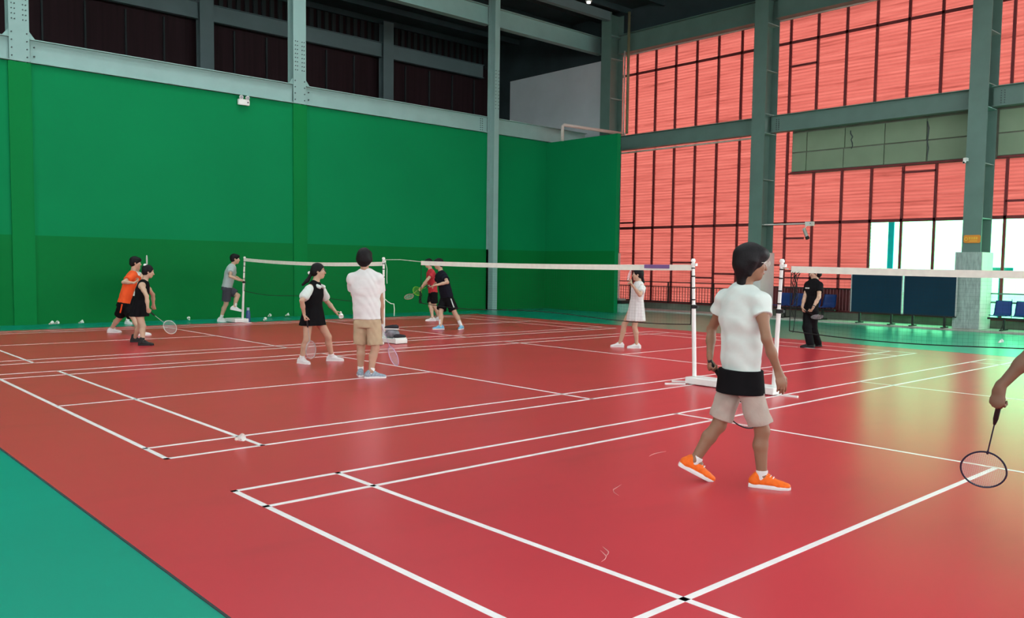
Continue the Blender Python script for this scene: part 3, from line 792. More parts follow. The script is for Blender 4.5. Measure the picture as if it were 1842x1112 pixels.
# seats on beams
def seat_mesh():
    bm = bmesh.new(); n = 9; rows = []
    prof = [(-.20, .0), (-.17, .02), (-.08, .0), (.05, -.01), (.14, .01), (.19, .06), (.215, .15), (.235, .27), (.26, .36), (.27, .38)]
    for (px_, pz_) in prof:
        row = []
        for j in range(n):
            s = (j/(n-1)-.5)*2; ww = .205*(1-.08*max(0, (pz_-.2)/.2))
            row.append(bm.verts.new((px_-.015*s*s*(pz_ > .1), s*ww, pz_+.012*s*s*(pz_ < .1))))
        rows.append(row)
    fs = []
    for r, q in zip(rows, rows[1:]):
        for a, b, c, d in zip(r, r[1:], q[1:], q): fs.append(bm.faces.new((a, b, c, d)))
    ret = bmesh.ops.solidify(bm, geom=bm.faces[:], thickness=.02)
    return bm
def bench(y0, n, label, x=20.75, pitch=.47):
    t = empty('seat_bench', (x, y0, .05)); tag(t, label, 'bench')
    bm = bmesh.new(); box(bm, -.04, .04, -.28, pitch*(n-1)+.28, .27, .32); link('beam', bm, M_BAR, t)
    for yy in (0.1, pitch*(n-1)-.1):
        bm = bmesh.new(); box(bm, -.03, .03, yy-.02, yy+.02, .02, .28); box(bm, -.26, .26, yy-.02, yy+.02, 0, .03)
        tube(bm, [(-.2, yy, .03), (0, yy, .2)], .014, 6); link('leg', bm, M_BAR, t)
    s0 = None
    for k in range(n):
        if s0 is None: s = s0 = link('seat', seat_mesh(), M_SEAT, t, smooth=True)
        else:
            s = s0.copy(); COL.objects.link(s); s.parent = t
        s.location = (0, k*pitch, .36)
bench(6.85, 4, 'bench of blue plastic seats along the red windows behind the standing man in black')
bench(.30, 5, 'bench of blue plastic seats right of the mosaic column base', pitch=.475)
# ------------------------------------------------------------------ PEOPLE: smooth implicit surfaces turned into one continuous mesh
def nrm(v): v = np.asarray(v, float); return v/(np.linalg.norm(v)+1e-12)
class Body:
    """smooth union of tapered capsules / ellipsoids on a grid, meshed with surface nets"""
    def __init__(s, h): s.h = h; s.pr = []; s.sub = []
    def cap(s, a, b, ra, rb, k=.02, side=None, q=1.0, cuts=(), fold=None):
        s.pr.append(('c', np.asarray(a, float), np.asarray(b, float), ra, rb, k, None if side is None else nrm(side), q, cuts, fold)); return s
    def ell(s, c, ax, r, k=.02, cuts=()):
        s.pr.append(('e', np.asarray(c, float), np.asarray(ax, float), np.asarray(r, float), None, k, None, 1, cuts, None)); return s
    def sell(s, c, ax, r): s.sub.append((np.asarray(c, float), np.asarray(ax, float), np.asarray(r, float))); return s
    def bounds(s):
        lo = np.full(3, 1e9); hi = -lo
        for p in s.pr:
            if p[0] == 'c':
                R = max(p[3], p[4])*max(1.0, p[7]) + .03
                lo = np.minimum(lo, np.minimum(p[1], p[2])-R); hi = np.maximum(hi, np.maximum(p[1], p[2])+R)
            else:
                R = p[3].max()+.03; lo = np.minimum(lo, p[1]-R); hi = np.maximum(hi, p[1]+R)
        return lo, hi
    def mesh(s, name, m, parent, zmin=None, loc=None):
        h = s.h; lo, hi = s.bounds()
        n = np.ceil((hi-lo)/h).astype(int)+2
        D = np.full(n, 1.0, np.float32)
        gx = lo[0]+h*np.arange(n[0]); gy = lo[1]+h*np.arange(n[1]); gz = lo[2]+h*np.arange(n[2])
        for p in s.pr:
            if p[0] == 'c':
                R = max(p[3], p[4])*max(1.0, p[7]) + p[5] + 3*h + (.02 if p[9] else 0)
                l = np.minimum(p[1], p[2])-R; u = np.maximum(p[1], p[2])+R
            else:
                R = p[3].max()+p[5]+3*h; l = p[1]-R; u = p[1]+R
            i0 = np.clip(((l-lo)/h).astype(int), 0, n-1); i1 = np.clip(((u-lo)/h).astype(int)+2, 1, n)
            X, Y, Z = np.meshgrid(gx[i0[0]:i1[0]], gy[i0[1]:i1[1]], gz[i0[2]:i1[2]], indexing='ij')
            Pn = np.stack([X, Y, Z], -1)
            if p[0] == 'c':
                a, b = p[1], p[2]; ab = b-a; L2 = ab@ab+1e-12
                v = Pn-a; t = np.clip((v@ab)/L2, 0, 1)
                w = v-t[..., None]*ab
                if p[6] is not None:      # flatten: depth axis = axis perpendicular to side and bone
                    dv = nrm(np.cross(ab if L2 > 1e-8 else (0, 0, 1), p[6]))
                    w = w + (w@dv)[..., None]*dv*(1/p[7]-1)
                r = p[3]+(p[4]-p[3])*t
                if p[9]:
                    amp, cnt, ph = p[9]
                    sd = p[6] if p[6] is not None else nrm(np.cross(ab, (.3, .8, .1))); dv2 = nrm(np.cross(ab, sd))
                    th = np.arctan2(w@sd, w@dv2)
                    r = r + amp*t*(np.sin(cnt*th+ph)+.5*np.sin((cnt*2-1)*th+1.7*ph))
                d = np.linalg.norm(w, axis=-1)-r
                if p[6] is not None: d = d*min(1.0, .5+.5*p[7])
            else:
                v = (Pn-p[1])@p[2].T
                q = v/p[3]; kq = np.linalg.norm(q, axis=-1)
                d = (kq-1)*np.minimum(p[3].min()*1.15, 1)
            for (cp, cn) in p[8]:
                d = np.maximum(d, (Pn-np.asarray(cp))@np.asarray(cn))
            sl = tuple(slice(i0[i], i1[i]) for i in range(3))
            o = D[sl]; k = p[5]
            hh = np.clip(.5+.5*(o-d)/k, 0, 1)
            D[sl] = (o*(1-hh)+d*hh - k*hh*(1-hh)).astype(np.float32)
        for c, ax, r in s.sub:
            R = r.max()+3*h; i0 = np.clip(((c-R-lo)/h).astype(int), 0, n-1); i1 = np.clip(((c+R-lo)/h).astype(int)+2, 1, n)
            X, Y, Z = np.meshgrid(gx[i0[0]:i1[0]], gy[i0[1]:i1[1]], gz[i0[2]:i1[2]], indexing='ij')
            v = (np.stack([X, Y, Z], -1)-c)@ax.T
            d = (np.linalg.norm(v/r, axis=-1)-1)*r.min()
            sl = tuple(slice(i0[i], i1[i]) for i in range(3)); D[sl] = np.maximum(D[sl], -d)
        if zmin is not None: D = np.maximum(D, (zmin-gz)[None, None, :].astype(np.float32))
        if getattr(s, 'wrinkle', 0):
            X, Y, Z = np.meshgrid(gx, gy, gz, indexing='ij', sparse=True)
            A = s.wrinkle
            D = D + (A*(np.sin(23*Z+9*X+6*np.sin(7*Y+5*X))*np.sin(13*X+11*Y+4*np.sin(9*Z)) + .5*np.sin(47*Z-20*Y+15*X+5*np.sin(17*X)))).astype(np.float32)
        D[0], D[-1], D[:, 0], D[:, -1], D[:, :, 0], D[:, :, -1] = 1, 1, 1, 1, 1, 1
        S = D < 0
        cnt = sum(S[a:n[0]-1+a, b:n[1]-1+b, c:n[2]-1+c].astype(np.int8) for a in (0, 1) for b in (0, 1) for c in (0, 1))
        mixed = (cnt > 0) & (cnt < 8)
        idx = np.full(mixed.shape, -1, np.int64); cells = np.argwhere(mixed); idx[mixed] = np.arange(len(cells))
        acc = np.zeros((len(cells), 3)); num = np.zeros(len(cells))
        for ax in range(3):
            o1, o2 = [a for a in range(3) if a != ax]
            for u in (0, 1):
                for w_ in (0, 1):
                    c0 = cells.copy(); c0[:, o1] += u; c0[:, o2] += w_; c1 = c0.copy(); c1[:, ax] += 1
                    d0 = D[tuple(c0.T)]; d1 = D[tuple(c1.T)]; cr = (d0 < 0) != (d1 < 0)
                    t = np.where(cr, d0/np.where(cr, d0-d1, 1), 0)
                    pt = c0.astype(float); pt[:, ax] += t
                    acc[cr] += pt[cr]; num[cr] += 1
        V = lo+h*(acc/num[:, None])
        quads = []
        for ax in range(3):
            o1, o2 = (ax+1) % 3, (ax+2) % 3
            s0 = [slice(None)]*3; s1 = [slice(None)]*3; s0[ax] = slice(0, -1); s1[ax] = slice(1, None)
            A = S[tuple(s0)]; B = S[tuple(s1)]; e = np.argwhere(A != B)
            fl_ = A[tuple(e.T)]
            def cell(d1_, d2_):
                c = e.copy(); c[:, o1] += d1_; c[:, o2] += d2_; return idx[tuple(c.T)]
            q = np.stack([cell(-1, -1), cell(0, -1), cell(0, 0), cell(-1, 0)], 1)
            q[~fl_] = q[~fl_][:, ::-1]; quads.append(q)
        Q = np.concatenate(quads); Q = Q[(Q >= 0).all(1)]
        me = bpy.data.meshes.new(name)
        if loc is None: loc = np.zeros(3)
        V = V-loc
        me.vertices.add(len(V)); me.vertices.foreach_set('co', V.astype(np.float32).ravel())
        me.loops.add(len(Q)*4); me.loops.foreach_set('vertex_index', Q.astype(np.int32).ravel())
        me.polygons.add(len(Q)); me.polygons.foreach_set('loop_start', (np.arange(len(Q))*4).astype(np.int32))
        me.polygons.foreach_set('loop_total', np.full(len(Q), 4, np.int32))
        me.polygons.foreach_set('use_smooth', np.ones(len(Q), bool))
        me.update(calc_edges=True); me.validate()
        me.materials.append(m)
        o = bpy.data.objects.new(name, me); COL.objects.link(o); o.parent = parent
        return o

UP = np.array([0, 0, 1.0])
def rot_about(v, ax, a):
    ax = nrm(ax); v = np.asarray(v, float)
    return v*math.cos(a)+np.cross(ax, v)*math.sin(a)+ax*(ax@v)*(1-math.cos(a))
def solve(px, py, P, L, sgn):
    """point on the pixel ray at distance L from P; sgn<0 nearer to the camera"""
    d = ray(px, py); m = P-EYE; b = d@m; c = m@m-L*L; disc = b*b-c
    t = b if disc < 0 else b+sgn*math.sqrt(disc)
    return EYE+t*d
def add_hand(B, wr, d, n, S, side, curl=.5, spread=.25, thumb_in=.5, grip=False):
    """palm + five fingers. d: towards fingertips, n: palm normal, side: +1 thumb along cross(d,n)*side"""
    d = nrm(d); n = nrm(n-d*(n@d)); t = nrm(np.cross(d, n))*side
    pc = wr+d*.045*S
    B.cap(wr-d*.01*S, wr+d*.02*S, .024*S, .026*S, .012, side=t, q=.75)
    B.cap(wr+d*.022*S, wr+d*.072*S, .031*S, .036*S, .012, side=t, q=.42)
    lens = (.070, .079, .073, .058)
    for i, L in enumerate(lens):
        off = (1.5-i)*.0185*S
        base = wr+d*.085*S+t*off-d*.004*S*abs(1.2-i)
        dd = nrm(d+t*(1.5-i)*.08*spread); p = base-dd*.02*S; r = (.0088, .0092, .0088, .0078)[i]*S
        seg = (L*.45*S, L*.30*S, L*.25*S); a = 0
        cs = curl if hasattr(curl, '__len__') else (curl, curl*1.2, curl*.8)
        ang = 0; prev = p
        first = base
        B.cap(p, base, r*1.15, r*1.1, .008); prev = base
        for j in range(3):
            ang += cs[j]
            dj = nrm(dd*math.cos(ang)+n*math.sin(ang))
            q = prev+dj*seg[j]; B.cap(prev, q, r*(1-.08*j), r*(.93-.08*j), .004); prev = q
    tb = wr+d*.028*S+t*.022*S+n*.006*S
    d1 = nrm(d*.75+t*.75*(1-thumb_in*.6)+n*(.25+thumb_in*.5)); p1 = tb+d1*.042*S
    d2 = nrm(d*.9+t*(.15-.5*thumb_in)+n*(.2+thumb_in*.5)); p2 = p1+d2*.030*S; p3 = p2+nrm(d2+n*.2)*.022*S
    B.cap(tb-d1*.01*S, p1, .0135*S, .0115*S, .010); B.cap(p1, p2, .0112*S, .010*S, .004); B.cap(p2, p3, .0098*S, .008*S, .004)
    return wr+d*.075*S+n*.026*S, t

def frame_of(base):
    v = np.array([base[0]-EYE[0], base[1]-EYE[1], 0]); n = nrm(v); r = np.array([n[1], -n[0], 0])
    return r, n
SKIN = {'light': (.50, .33, .225), 'mid': (.42, .245, .16), 'tan': (.25, .13, .078), 'dark': (.17, .09, .055)}  # the darkest tone holds the edge arm's backlit shade in its colour
_mats = {}
def M(name, col, rough=.8, **k):
    if name not in _mats: _mats[name] = mat(name, col, rough, k.pop('spec', .25), **k)
    return _mats[name]
def skin(k): return M('skin_'+k, SKIN[k], .55, var=.05, vscale=8, spec=.35)
M_HAIR = mat('black_hair', (.006, .005, .006), .6, .2, var=.3, vscale=60, bump=.25, bscale=120)
M_EYEW = mat('eye_white', (.7, .68, .65), .3); M_IRIS = mat('dark_iris', (.02, .012, .01), .2); M_LIP = mat('lips', (.42, .16, .13), .5)
M_SOLE = mat('white_rubber_sole', (.70, .70, .68), .6)

def shoe(parent, L, ankle, fdir, pitch, S, m, m_sole=None, high=0.0, h=.006):
    """ankle: ankle joint; fdir: horizontal heading; pitch>0 heel raised (radians)"""
    f = nrm([fdir[0], fdir[1], 0]); sd = np.cross(UP, f)
    fw = nrm(f*math.cos(pitch)-UP*math.sin(pitch)); up = nrm(np.cross(fw, sd))
    o = ankle-up*.085*S-fw*.0
    P = lambda a, b, c: o+fw*a*S+sd*b*S+up*c*S
    B = Body(h)
    cut = [(P(0, 0, .018), -up)]
    B.cap(P(-.045, 0, .045), P(-.03, 0, .075+high), .036*S, .034*S, .02, cuts=cut)
    B.cap(P(-.05, 0, .04), P(.06, 0, .040), .036*S, .039*S, .02, cuts=cut)
    B.cap(P(.02, 0, .055), P(.12, 0, .032), .034*S, .036*S, .02, side=sd, q=.75, cuts=cut)
    B.cap(P(.11, 0, .030), P(.160, .002, .028), .038*S, .031*S, .02, side=sd, q=.7, cuts=cut)
    B.cap(P(-.01, 0, .085), P(.035, 0, .075), .030*S, .028*S, .02, cuts=cut)     # tongue
    if high: B.cap(P(-.015, 0, .08), P(-.01, 0, .09+high), .040*S, .041*S, .02, cuts=cut+[(P(0, 0, .10+high), up)])
    ob = B.mesh('shoe', m, parent, loc=L)
    poly = [(-.085, -.026), (-.06, -.036), (0, -.036), (.07, -.042), (.13, -.040), (.175, -.022), (.192, .004), (.18, .026), (.13, .040), (.06, .034), (0, .032), (-.06, .034), (-.085, .024)]
    bm = bmesh.new()
    A = [bm.verts.new(P(x, y, 0)-L) for x, y in poly]; C = [bm.verts.new(P(x*1.01, y*1.06, .013)-L) for x, y in poly]; Dv = [bm.verts.new(P(x*.99, y*.97, .028)-L) for x, y in poly]
    n = len(poly)
    for R1, R2 in ((A, C), (C, Dv)):
        for k in range(n): bm.faces.new((R1[k], R1[(k+1) % n], R2[(k+1) % n], R2[k]))
    bm.faces.new(A[::-1]); bm.faces.new(Dv)
    link('sole', bm, m_sole or M_SOLE, ob, smooth=False)
    bm = bmesh.new()
    for q in (.035, .055, .075): tube(bm, [P(q, -.022, .098-.45*(q-.02))-L, P(q+.006, 0, .106-.45*(q-.02))-L, P(q, .022, .098-.45*(q-.02))-L], .0035*S, 5)
    link('laces', bm, m_sole or M_SOLE, ob)
    return ob

def person(sp):
    S = sp['S']; h = sp.get('h', .0085); sk = skin(sp.get('skin', 'light'))
    base = fl(*sp['base']); r, n = frame_of(base)
    D = lambda a: r*math.cos(math.radians(a))+n*math.sin(math.radians(a))
    root = empty('person', base); tag(root, sp['label'], 'person', sp.get('group')); L = base.copy()
    def plane(px, py, off=0.0):
        d = ray(px, py); t = ((base+n*off-EYE)@n)/(d@n); return EYE+t*d
    o_ = sp.get('off', 0.0)
    head = plane(*sp['head'][:2], sp['head'][2] if len(sp['head']) > 2 else o_); neck = plane(*sp['neck'][:2], sp['neck'][2] if len(sp['neck']) > 2 else o_)
    pelv = plane(*sp['pelvis'][:2], sp['pelvis'][2] if len(sp['pelvis']) > 2 else o_)
    ta = sp['torso']; F = D(ta); Lf = np.cross(UP, F)            # facing and the person's own left
    Fp = D(sp.get('hipface', ta)); Lp = np.cross(UP, Fp)
    sw = sp.get('shw', .165)*S
    sdrop = sp.get('sdrop', .07)*S
    sh = {'l': neck-UP*sdrop+Lf*sw, 'r': neck-UP*sdrop-Lf*sw}
    hp = {'l': pelv-UP*.03*S+Lp*.085*S, 'r': pelv-UP*.03*S-Lp*.085*S}
    if 'shr' in sp: sh['r'] = sh['r']+np.array(sp['shr'])
    J = {}
    for s in 'lr':
        a = sp['arm_'+s]
        e = solve(a[0][0], a[0][1], sh[s], .275*S, a[0][2]); w = solve(a[1][0], a[1][1], e, .235*S, a[1][2])
        # keep limb lengths human
        if np.linalg.norm(e-sh[s]) > .31*S: e = sh[s]+nrm(e-sh[s])*.31*S
        if np.linalg.norm(w-e) > .27*S: w = e+nrm(w-e)*.27*S
        J['el'+s], J['wr'+s] = e, w
        g_ = sp['leg_'+s]
        if g_[0] == 'floor':
            c = fl(g_[1], g_[2]); fd = D(g_[3]); pt = math.radians(g_[4]) if len(g_) > 4 and g_[4] else 0.0
            # c is under the middle of the shoe (or under the toe if the heel is up)
            if pt:
                fw = nrm(fd*math.cos(pt)-UP*math.sin(pt)); up_ = nrm(np.cross(fw, np.cross(UP, fd)))
                an = c+UP*.004-fw*.15*S+up_*.085*S
            else: an = c-fd*.045*S+UP*.087*S
        else:
            an = plane(g_[1], g_[2], g_[5]); fd = D(g_[3]); pt = math.radians(g_[4])
        J['an'+s] = an; J['fd'+s] = fd; J['pt'+s] = pt
        kn = sp['knee_'+s]; Lt = .41*S; Ls = .385*S
        # knee from the two bone lengths, bending towards the facing direction given
        A = hp[s]; dv = an-A; dist = np.linalg.norm(dv); sc_ = min(1.0, dist*sp.get('bend_'+s, 1.012)/(Lt+Ls)); Lt *= sc_; Ls *= sc_; reach = Lt+Ls
        if dist > reach*.995: k_ = reach/ (dist*.0+reach); x = dist*Lt/reach; hgt = .02
        else: x = (Lt*Lt-Ls*Ls+dist*dist)/(2*dist); hgt = math.sqrt(max(Lt*Lt-x*x, 0))
        bd = D(kn); bd = nrm(bd-nrm(dv)*(bd@nrm(dv)))
        J['kn'+s] = A+nrm(dv)*x+bd*hgt
        if sp.get('dbg'): print(sp['label'][:30], s, 'legdist', round(dist/reach, 2), 'arm', round(np.linalg.norm(e-sh[s])/S, 2), round(np.linalg.norm(w-e)/S, 2))
    tors = neck-pelv
    if sp.get('dbg'): print('  torso', round(np.linalg.norm(tors)/S, 2), 'head-neck', round(np.linalg.norm(head-neck)/S, 2))
    # --- the body: one continuous surface
    B = Body(h); gen = sp.get('build', 1.0)
    tn = nrm(tors)
    waist = pelv+tors*.32; chest = pelv+tors*.70; up_ch = pelv+tors*.88
    B.cap(pelv-tn*.03*S, waist, .148*S*gen, .125*S*gen, .04, side=Lp, q=.66, cuts=[(pelv-tn*.085*S, -tn)])
    B.cap(waist, chest, .125*S*gen, .150*S*gen, .04, side=Lf, q=.66)
    B.cap(chest, up_ch, .150*S*gen, .125*S*gen, .04, side=Lf, q=.66)
    for s in 'lr':
        B.cap(up_ch+UP*.015*S, sh[s], .060*S, .052*S*gen, .04)
        B.cap(neck-UP*.03*S, sh[s]+UP*.01*S, .050*S, .040*S, .05)
        B.cap(sh[s], J['el'+s], .047*S*gen, .035*S*gen, .025)
        m_ = sh[s]+(J['el'+s]-sh[s])*.4; B.ell(m_, np.eye(3), [.043*S*gen]*3, .03)
        e, w = J['el'+s], J['wr'+s]
        B.cap(e, e+(w-e)*.45, .036*S*gen, .034*S*gen, .015); B.cap(e+(w-e)*.4, w, .034*S*gen, .0235*S, .02)
        k = J['kn'+s]; a = J['an'+s]
        B.cap(hp[s], k, .082*S*gen, .053*S*gen, .03)
        cv = k+(a-k)*.33-J['fd'+s]*.012*S
        B.cap(k, cv, .051*S*gen, .053*S*gen, .02); B.cap(cv, a, .052*S*gen, .033*S, .02)
        B.cap(a, a-UP*.03*S*math.cos(J['pt'+s]) + J['fd'+s]*.03*S, .034*S, .03*S, .02)
        hd = sp['hand_'+s]           # (px,py,sgn, palm_angle_vec, curl, thumb side)
        hdp = solve(hd[0], hd[1], w, .10*S, hd[2]) if hd[0] is not None else w+nrm(w-e)*.1*S
        d = nrm(hdp-w)
        pn = hd[3]; pn = D(pn) if not hasattr(pn, '__len__') else (r*pn[0]+n*pn[1]+UP*pn[2])
        pn = nrm(pn)
        th = 1 if s == 'r' else -1
        # thumb side: for a right hand with fingers along d and palm normal pn
        J['grip'+s], J['gax'+s] = add_hand(B, w, d, pn, S, th, curl=hd[4], thumb_in=hd[5] if len(hd) > 5 else .3)
    # neck, head
    hf = D(sp['face'][0]); tilt = math.radians(sp['face'][1]); roll_h = math.radians(sp['face'][2] if len(sp['face']) > 2 else 0)
    hl = np.cross(UP, hf)
    hf2 = rot_about(hf, hl, tilt); hu = nrm(np.cross(hf2, hl)); hl2 = rot_about(hl, hf2, roll_h); hu = rot_about(hu, hf2, roll_h)
    AX = np.stack([hf2, hl2, hu])
    HP = lambda a, b, c: head+hf2*a*S+hl2*b*S+hu*c*S
    B.cap(neck-UP*.02*S, HP(-.02, 0, -.06), .054*S*gen, .050*S, .03)
    B.ell(HP(-.01, 0, .025), AX, np.array([.093, .072, .09])*S, .02)
    B.ell(HP(.018, 0, -.03), AX, np.array([.070, .060, .085])*S, .02)
    B.cap(HP(.050, 0, -.085), HP(.058, 0, -.088), .024*S, .020*S, .03)       # chin
    B.cap(HP(.082, 0, .010), HP(.103, 0, -.030), .0085*S, .0125*S, .010)      # nose
    B.cap(HP(.085, -.008, -.062), HP(.085, .008, -.062), .0085*S, .0085*S, .010)
    for sg in (-1, 1):
        B.ell(HP(-.005, .073*sg, -.005), AX, np.array([.017, .009, .030])*S, .008)
        B.ell(HP(.060, .035*sg, -.025), AX, np.array([.022, .02, .02])*S, .02)
        B.cap(HP(.080, .018*sg, .030), HP(.072, .045*sg, .028), .008*S, .007*S, .012)
    B.sub = []
    for sg in (-1, 1): B.sell(HP(.094, .031*sg, .010), AX, np.array([.014, .017, .011])*S)
    body = B.mesh('body', sk, root, loc=L)
    if sp.get('facevis', True):
        for sg in (-1, 1):
            bm = bmesh.new(); ball(bm, (0, 0, 0), .0125*S, 10); e = link('eye', bm, M_EYEW, root, smooth=True); e.location = HP(.074, .031*sg, .010)-L
            bm = bmesh.new(); ball(bm, (0, 0, 0), .0062*S, 8); i_ = link('iris', bm, M_IRIS, e, smooth=True); i_.location = hf2*.0085*S
            bm = bmesh.new(); tube(bm, [HP(.088, .016*sg, .032)-L, HP(.087, .032*sg, .037)-L, HP(.074, .050*sg, .031)-L], [.003*S, .0035*S, .002*S], 6); link('eyebrow', bm, M_HAIR, root)
        bm = bmesh.new(); tube(bm, [HP(.080, -.022, -.062)-L, HP(.0915, -.008, -.059)-L, HP(.0925, 0, -.061)-L, HP(.0915, .008, -.059)-L, HP(.080, .022, -.062)-L], [.002*S, .0045*S, .004*S, .0045*S, .002*S], 6); link('lips', bm, M_LIP, root)
    if sp.get('glasses'):
        bm = bmesh.new()
        for sg in (-1, 1):
            pts = [HP(.108, .034*sg+.024*math.cos(2*PI*k/12), .008+.018*math.sin(2*PI*k/12))-L for k in range(13)]; tube(bm, pts, .0016, 5)
            tube(bm, [HP(.106, .057*sg, .012)-L, HP(.0, .080*sg, .008)-L], .0016, 5)
        tube(bm, [HP(.108, -.010, .012)-L, HP(.108, .010, .012)-L], .0016, 5)
        link('glasses', bm, M('glasses_'+sp['glasses'], (.02, .02, .02) if sp['glasses'] == 'dark' else (.75, .72, .66), .3), root)  # the pale rim colour stands for the glint on the lenses
    # --- hair
    hs = sp['hair']; hb = Body(h)
    g1 = sp.get('hairfull', 1.0)
    hb.ell(HP(-.018, 0, .040), AX, np.array([.103, .086, .094])*S*g1, .015)
    hb.ell(HP(-.045, 0, -.005), AX, np.array([.072, .080, .085])*S*g1, .02)
    if hs in ('fringe', 'bowl', 'long'):
        hb.ell(HP(.045, 0, .065), AX, np.array([.060, .074, .050])*S*g1, .02)
    if hs == 'bowl':
        hb.ell(HP(-.02, 0, -.01), AX, np.array([.086, .090, .060])*S*g1, .02)
    if hs == 'long':      # shag: hair to the nape, bits over the ears
        hb.cap(HP(-.06, 0, -.02), HP(-.055, 0, -.125), .070*S, .048*S, .03, side=hl2, q=.7)
        for sg in (-1, 1): hb.cap(HP(-.02, .072*sg, .01), HP(-.03, .066*sg, -.075), .030*S, .018*S, .02)
    if hs == 'ponytail':
        pt = sp['pony']; q0 = HP(-.09, 0, .0); q = [q0]+[plane(*z) for z in pt]
        for a, b in zip(q, q[1:]): hb.cap(a, b, .030*S, .024*S, .02)
    if hs == 'loose':
        hb.cap(HP(-.06, 0, 0), HP(-.085, 0, -.16), .070*S, .045*S, .03, side=hl2, q=.6)
    if hs == 'bun': hb.ell(HP(-.09, 0, .06), AX, np.array([.038, .04, .038])*S, .015)
    hb.sell(HP(.085, 0, -.045 if hs in ('fringe', 'bowl', 'long') else -.03), AX, np.array([.082 if hs != 'long' else .072, .072, .078 if hs in ('fringe', 'bowl', 'long') else .088])*S)
    if hs not in ('bowl', 'long', 'loose'): 
        for sg in (-1, 1): hb.sell(HP(.0, .088*sg, -.035), AX, np.array([.030, .026, .048])*S)
    hb.wrinkle = .0045 if hs == 'long' else .003
    hb.mesh('hair', M_HAIR, root, loc=L)
    if sp.get('hairclip'):
        bm = bmesh.new(); ball(bm, plane(*sp['hairclip'])-L, (.03, .02, .025), 10); link('hair_bow', bm, M('white_bow', (.75, .74, .72)), root, smooth=True)
    # --- clothes
    for c in sp['clothes']:
        kind = c[0]
        if kind == 'shirt':
            _, nm, m, hem, sleeve, ease, flare = c
            B = Body(h); B.wrinkle = sp.get('wr', .0022)
            e_ = ease*S
            hemp = plane(*hem) if hem else pelv-UP*.05
            cut = [(hemp, -nrm(tn+np.array([0, 0, .6])))]
            low = pelv-tn*.20*S
            B.cap(low, waist, (.150+flare)*S*gen+e_, .135*S*gen+e_, .05, side=Lp, q=.68, cuts=cut, fold=(.0045, 5, ta*.1))
            B.cap(waist, chest, .135*S*gen+e_, .155*S*gen+e_, .05, side=Lf, q=.68, cuts=cut)
            B.cap(chest, up_ch, .155*S*gen+e_*.9, .128*S*gen+e_*.6, .05, side=Lf, q=.68)
            B.cap(up_ch, neck-UP*.02*S, .085*S, .060*S, .03, cuts=[(neck+UP*.012*S-F*.0, nrm(UP+F*.35))])
            for s in 'lr':
                B.cap(neck-UP*.042*S, sh[s]+UP*.004*S if sleeve > 0 else neck-UP*.045*S+(sh[s]-neck)*.5, .052*S+e_*.4, .046*S+e_*.4, .06)
                B.cap(up_ch+UP*.012*S, sh[s] if sleeve > 0 else up_ch+(sh[s]-up_ch)*.62, .066*S+e_*.4, (.054 if sleeve > 0 else .046)*S+e_*.4, .04)
                if sleeve > 0:
                    a = sh[s]; e = J['el'+s]; p_ = a+(e-a)*sleeve; dn = nrm(e-a)
                    B.cap(a, a+(e-a)*(sleeve+.2), .048*S+e_*.5, .054*S+e_*1.0, .03, cuts=[(p_, dn)])
            B.mesh(nm, m, root, loc=L)
        elif kind == 'shorts':
            _, nm, m, frac, ease, flare = c
            B = Body(h); B.wrinkle = sp.get('wr', .0022)*.9
            B.cap(pelv+tn*.07*S, pelv-tn*.06*S, .145*S*gen+ease*.4, .158*S*gen+ease*.5, .04, side=Lp, q=.70, cuts=[(pelv+tn*.12*S, tn), (pelv-tn*.085*S, -tn)])
            for s in 'lr':
                a = hp[s]; k = J['kn'+s]; dn = nrm(k-a)
                if frac <= 1:
                    p_ = a+(k-a)*frac
                    B.cap(a, a+(k-a)*(frac+.15), .084*S*gen+ease*.5, .066*S*gen+ease*.8+flare*.6, .014, cuts=[(p_, dn)], fold=(.003, 4, 1.0))
                else:
                    an = J['an'+s]; B.cap(a, k, .090*S*gen+ease*.5, .066*S+ease*.7, .03)
                    B.cap(k, an+(an-k)*.12, .066*S+ease*.7, .055*S+ease*.9, .03, cuts=[(an-UP*.045*S, nrm(an-k))], fold=(.003, 3, 1))
            B.mesh(nm, m, root, loc=L)
        elif kind == 'band':      # strip of a longer black undershirt between two pixel heights
            _, nm, m, top, bot = c
            B = Body(h); tp, bt = plane(*top), plane(*bot)
            B.cap(pelv+tn*.12*S, pelv-tn*.12*S, .162*S*gen+.014, .184*S*gen+.020, .04, side=Lp, q=.80, cuts=[(tp, UP), (bt, -UP)])
            B.mesh(nm, m, root, loc=L)
        elif kind == 'skirt':
            _, nm, m, hem, rw, rh, amp, top = c
            B = Body(h); hemp = plane(*hem); tpz = pelv+tors*top; low = (hp['l']+hp['r'])/2; low = low+(hemp-low)*np.array([0, 0, 1.25])
            if len(sp.get('skirtto', ())): low2 = plane(*sp['skirtto']); low = low2+ (low2-tpz)*.15
            B.cap(tpz, low, rw*S, rh*S, .03, side=Lp, q=.74, cuts=[(hemp, -UP), (tpz+tn*.05*S, tn)], fold=(amp, 8, .7))
            B.wrinkle = .0012
            B.mesh(nm, m, root, loc=L)
        elif kind == 'bodice':
            _, nm, m, ease, shoulders = c
            B = Body(h); e_ = ease*S
            B.cap(pelv, waist, .150*S*gen+e_, .128*S*gen+e_, .04, side=Lp, q=.70)
            B.cap(waist, chest, .128*S*gen+e_, .150*S*gen+e_, .04, side=Lf, q=.72)
            B.cap(chest, up_ch, .150*S*gen+e_, .105*S*gen+e_, .04, side=Lf, q=.72, cuts=[(up_ch+UP*.01, UP)])
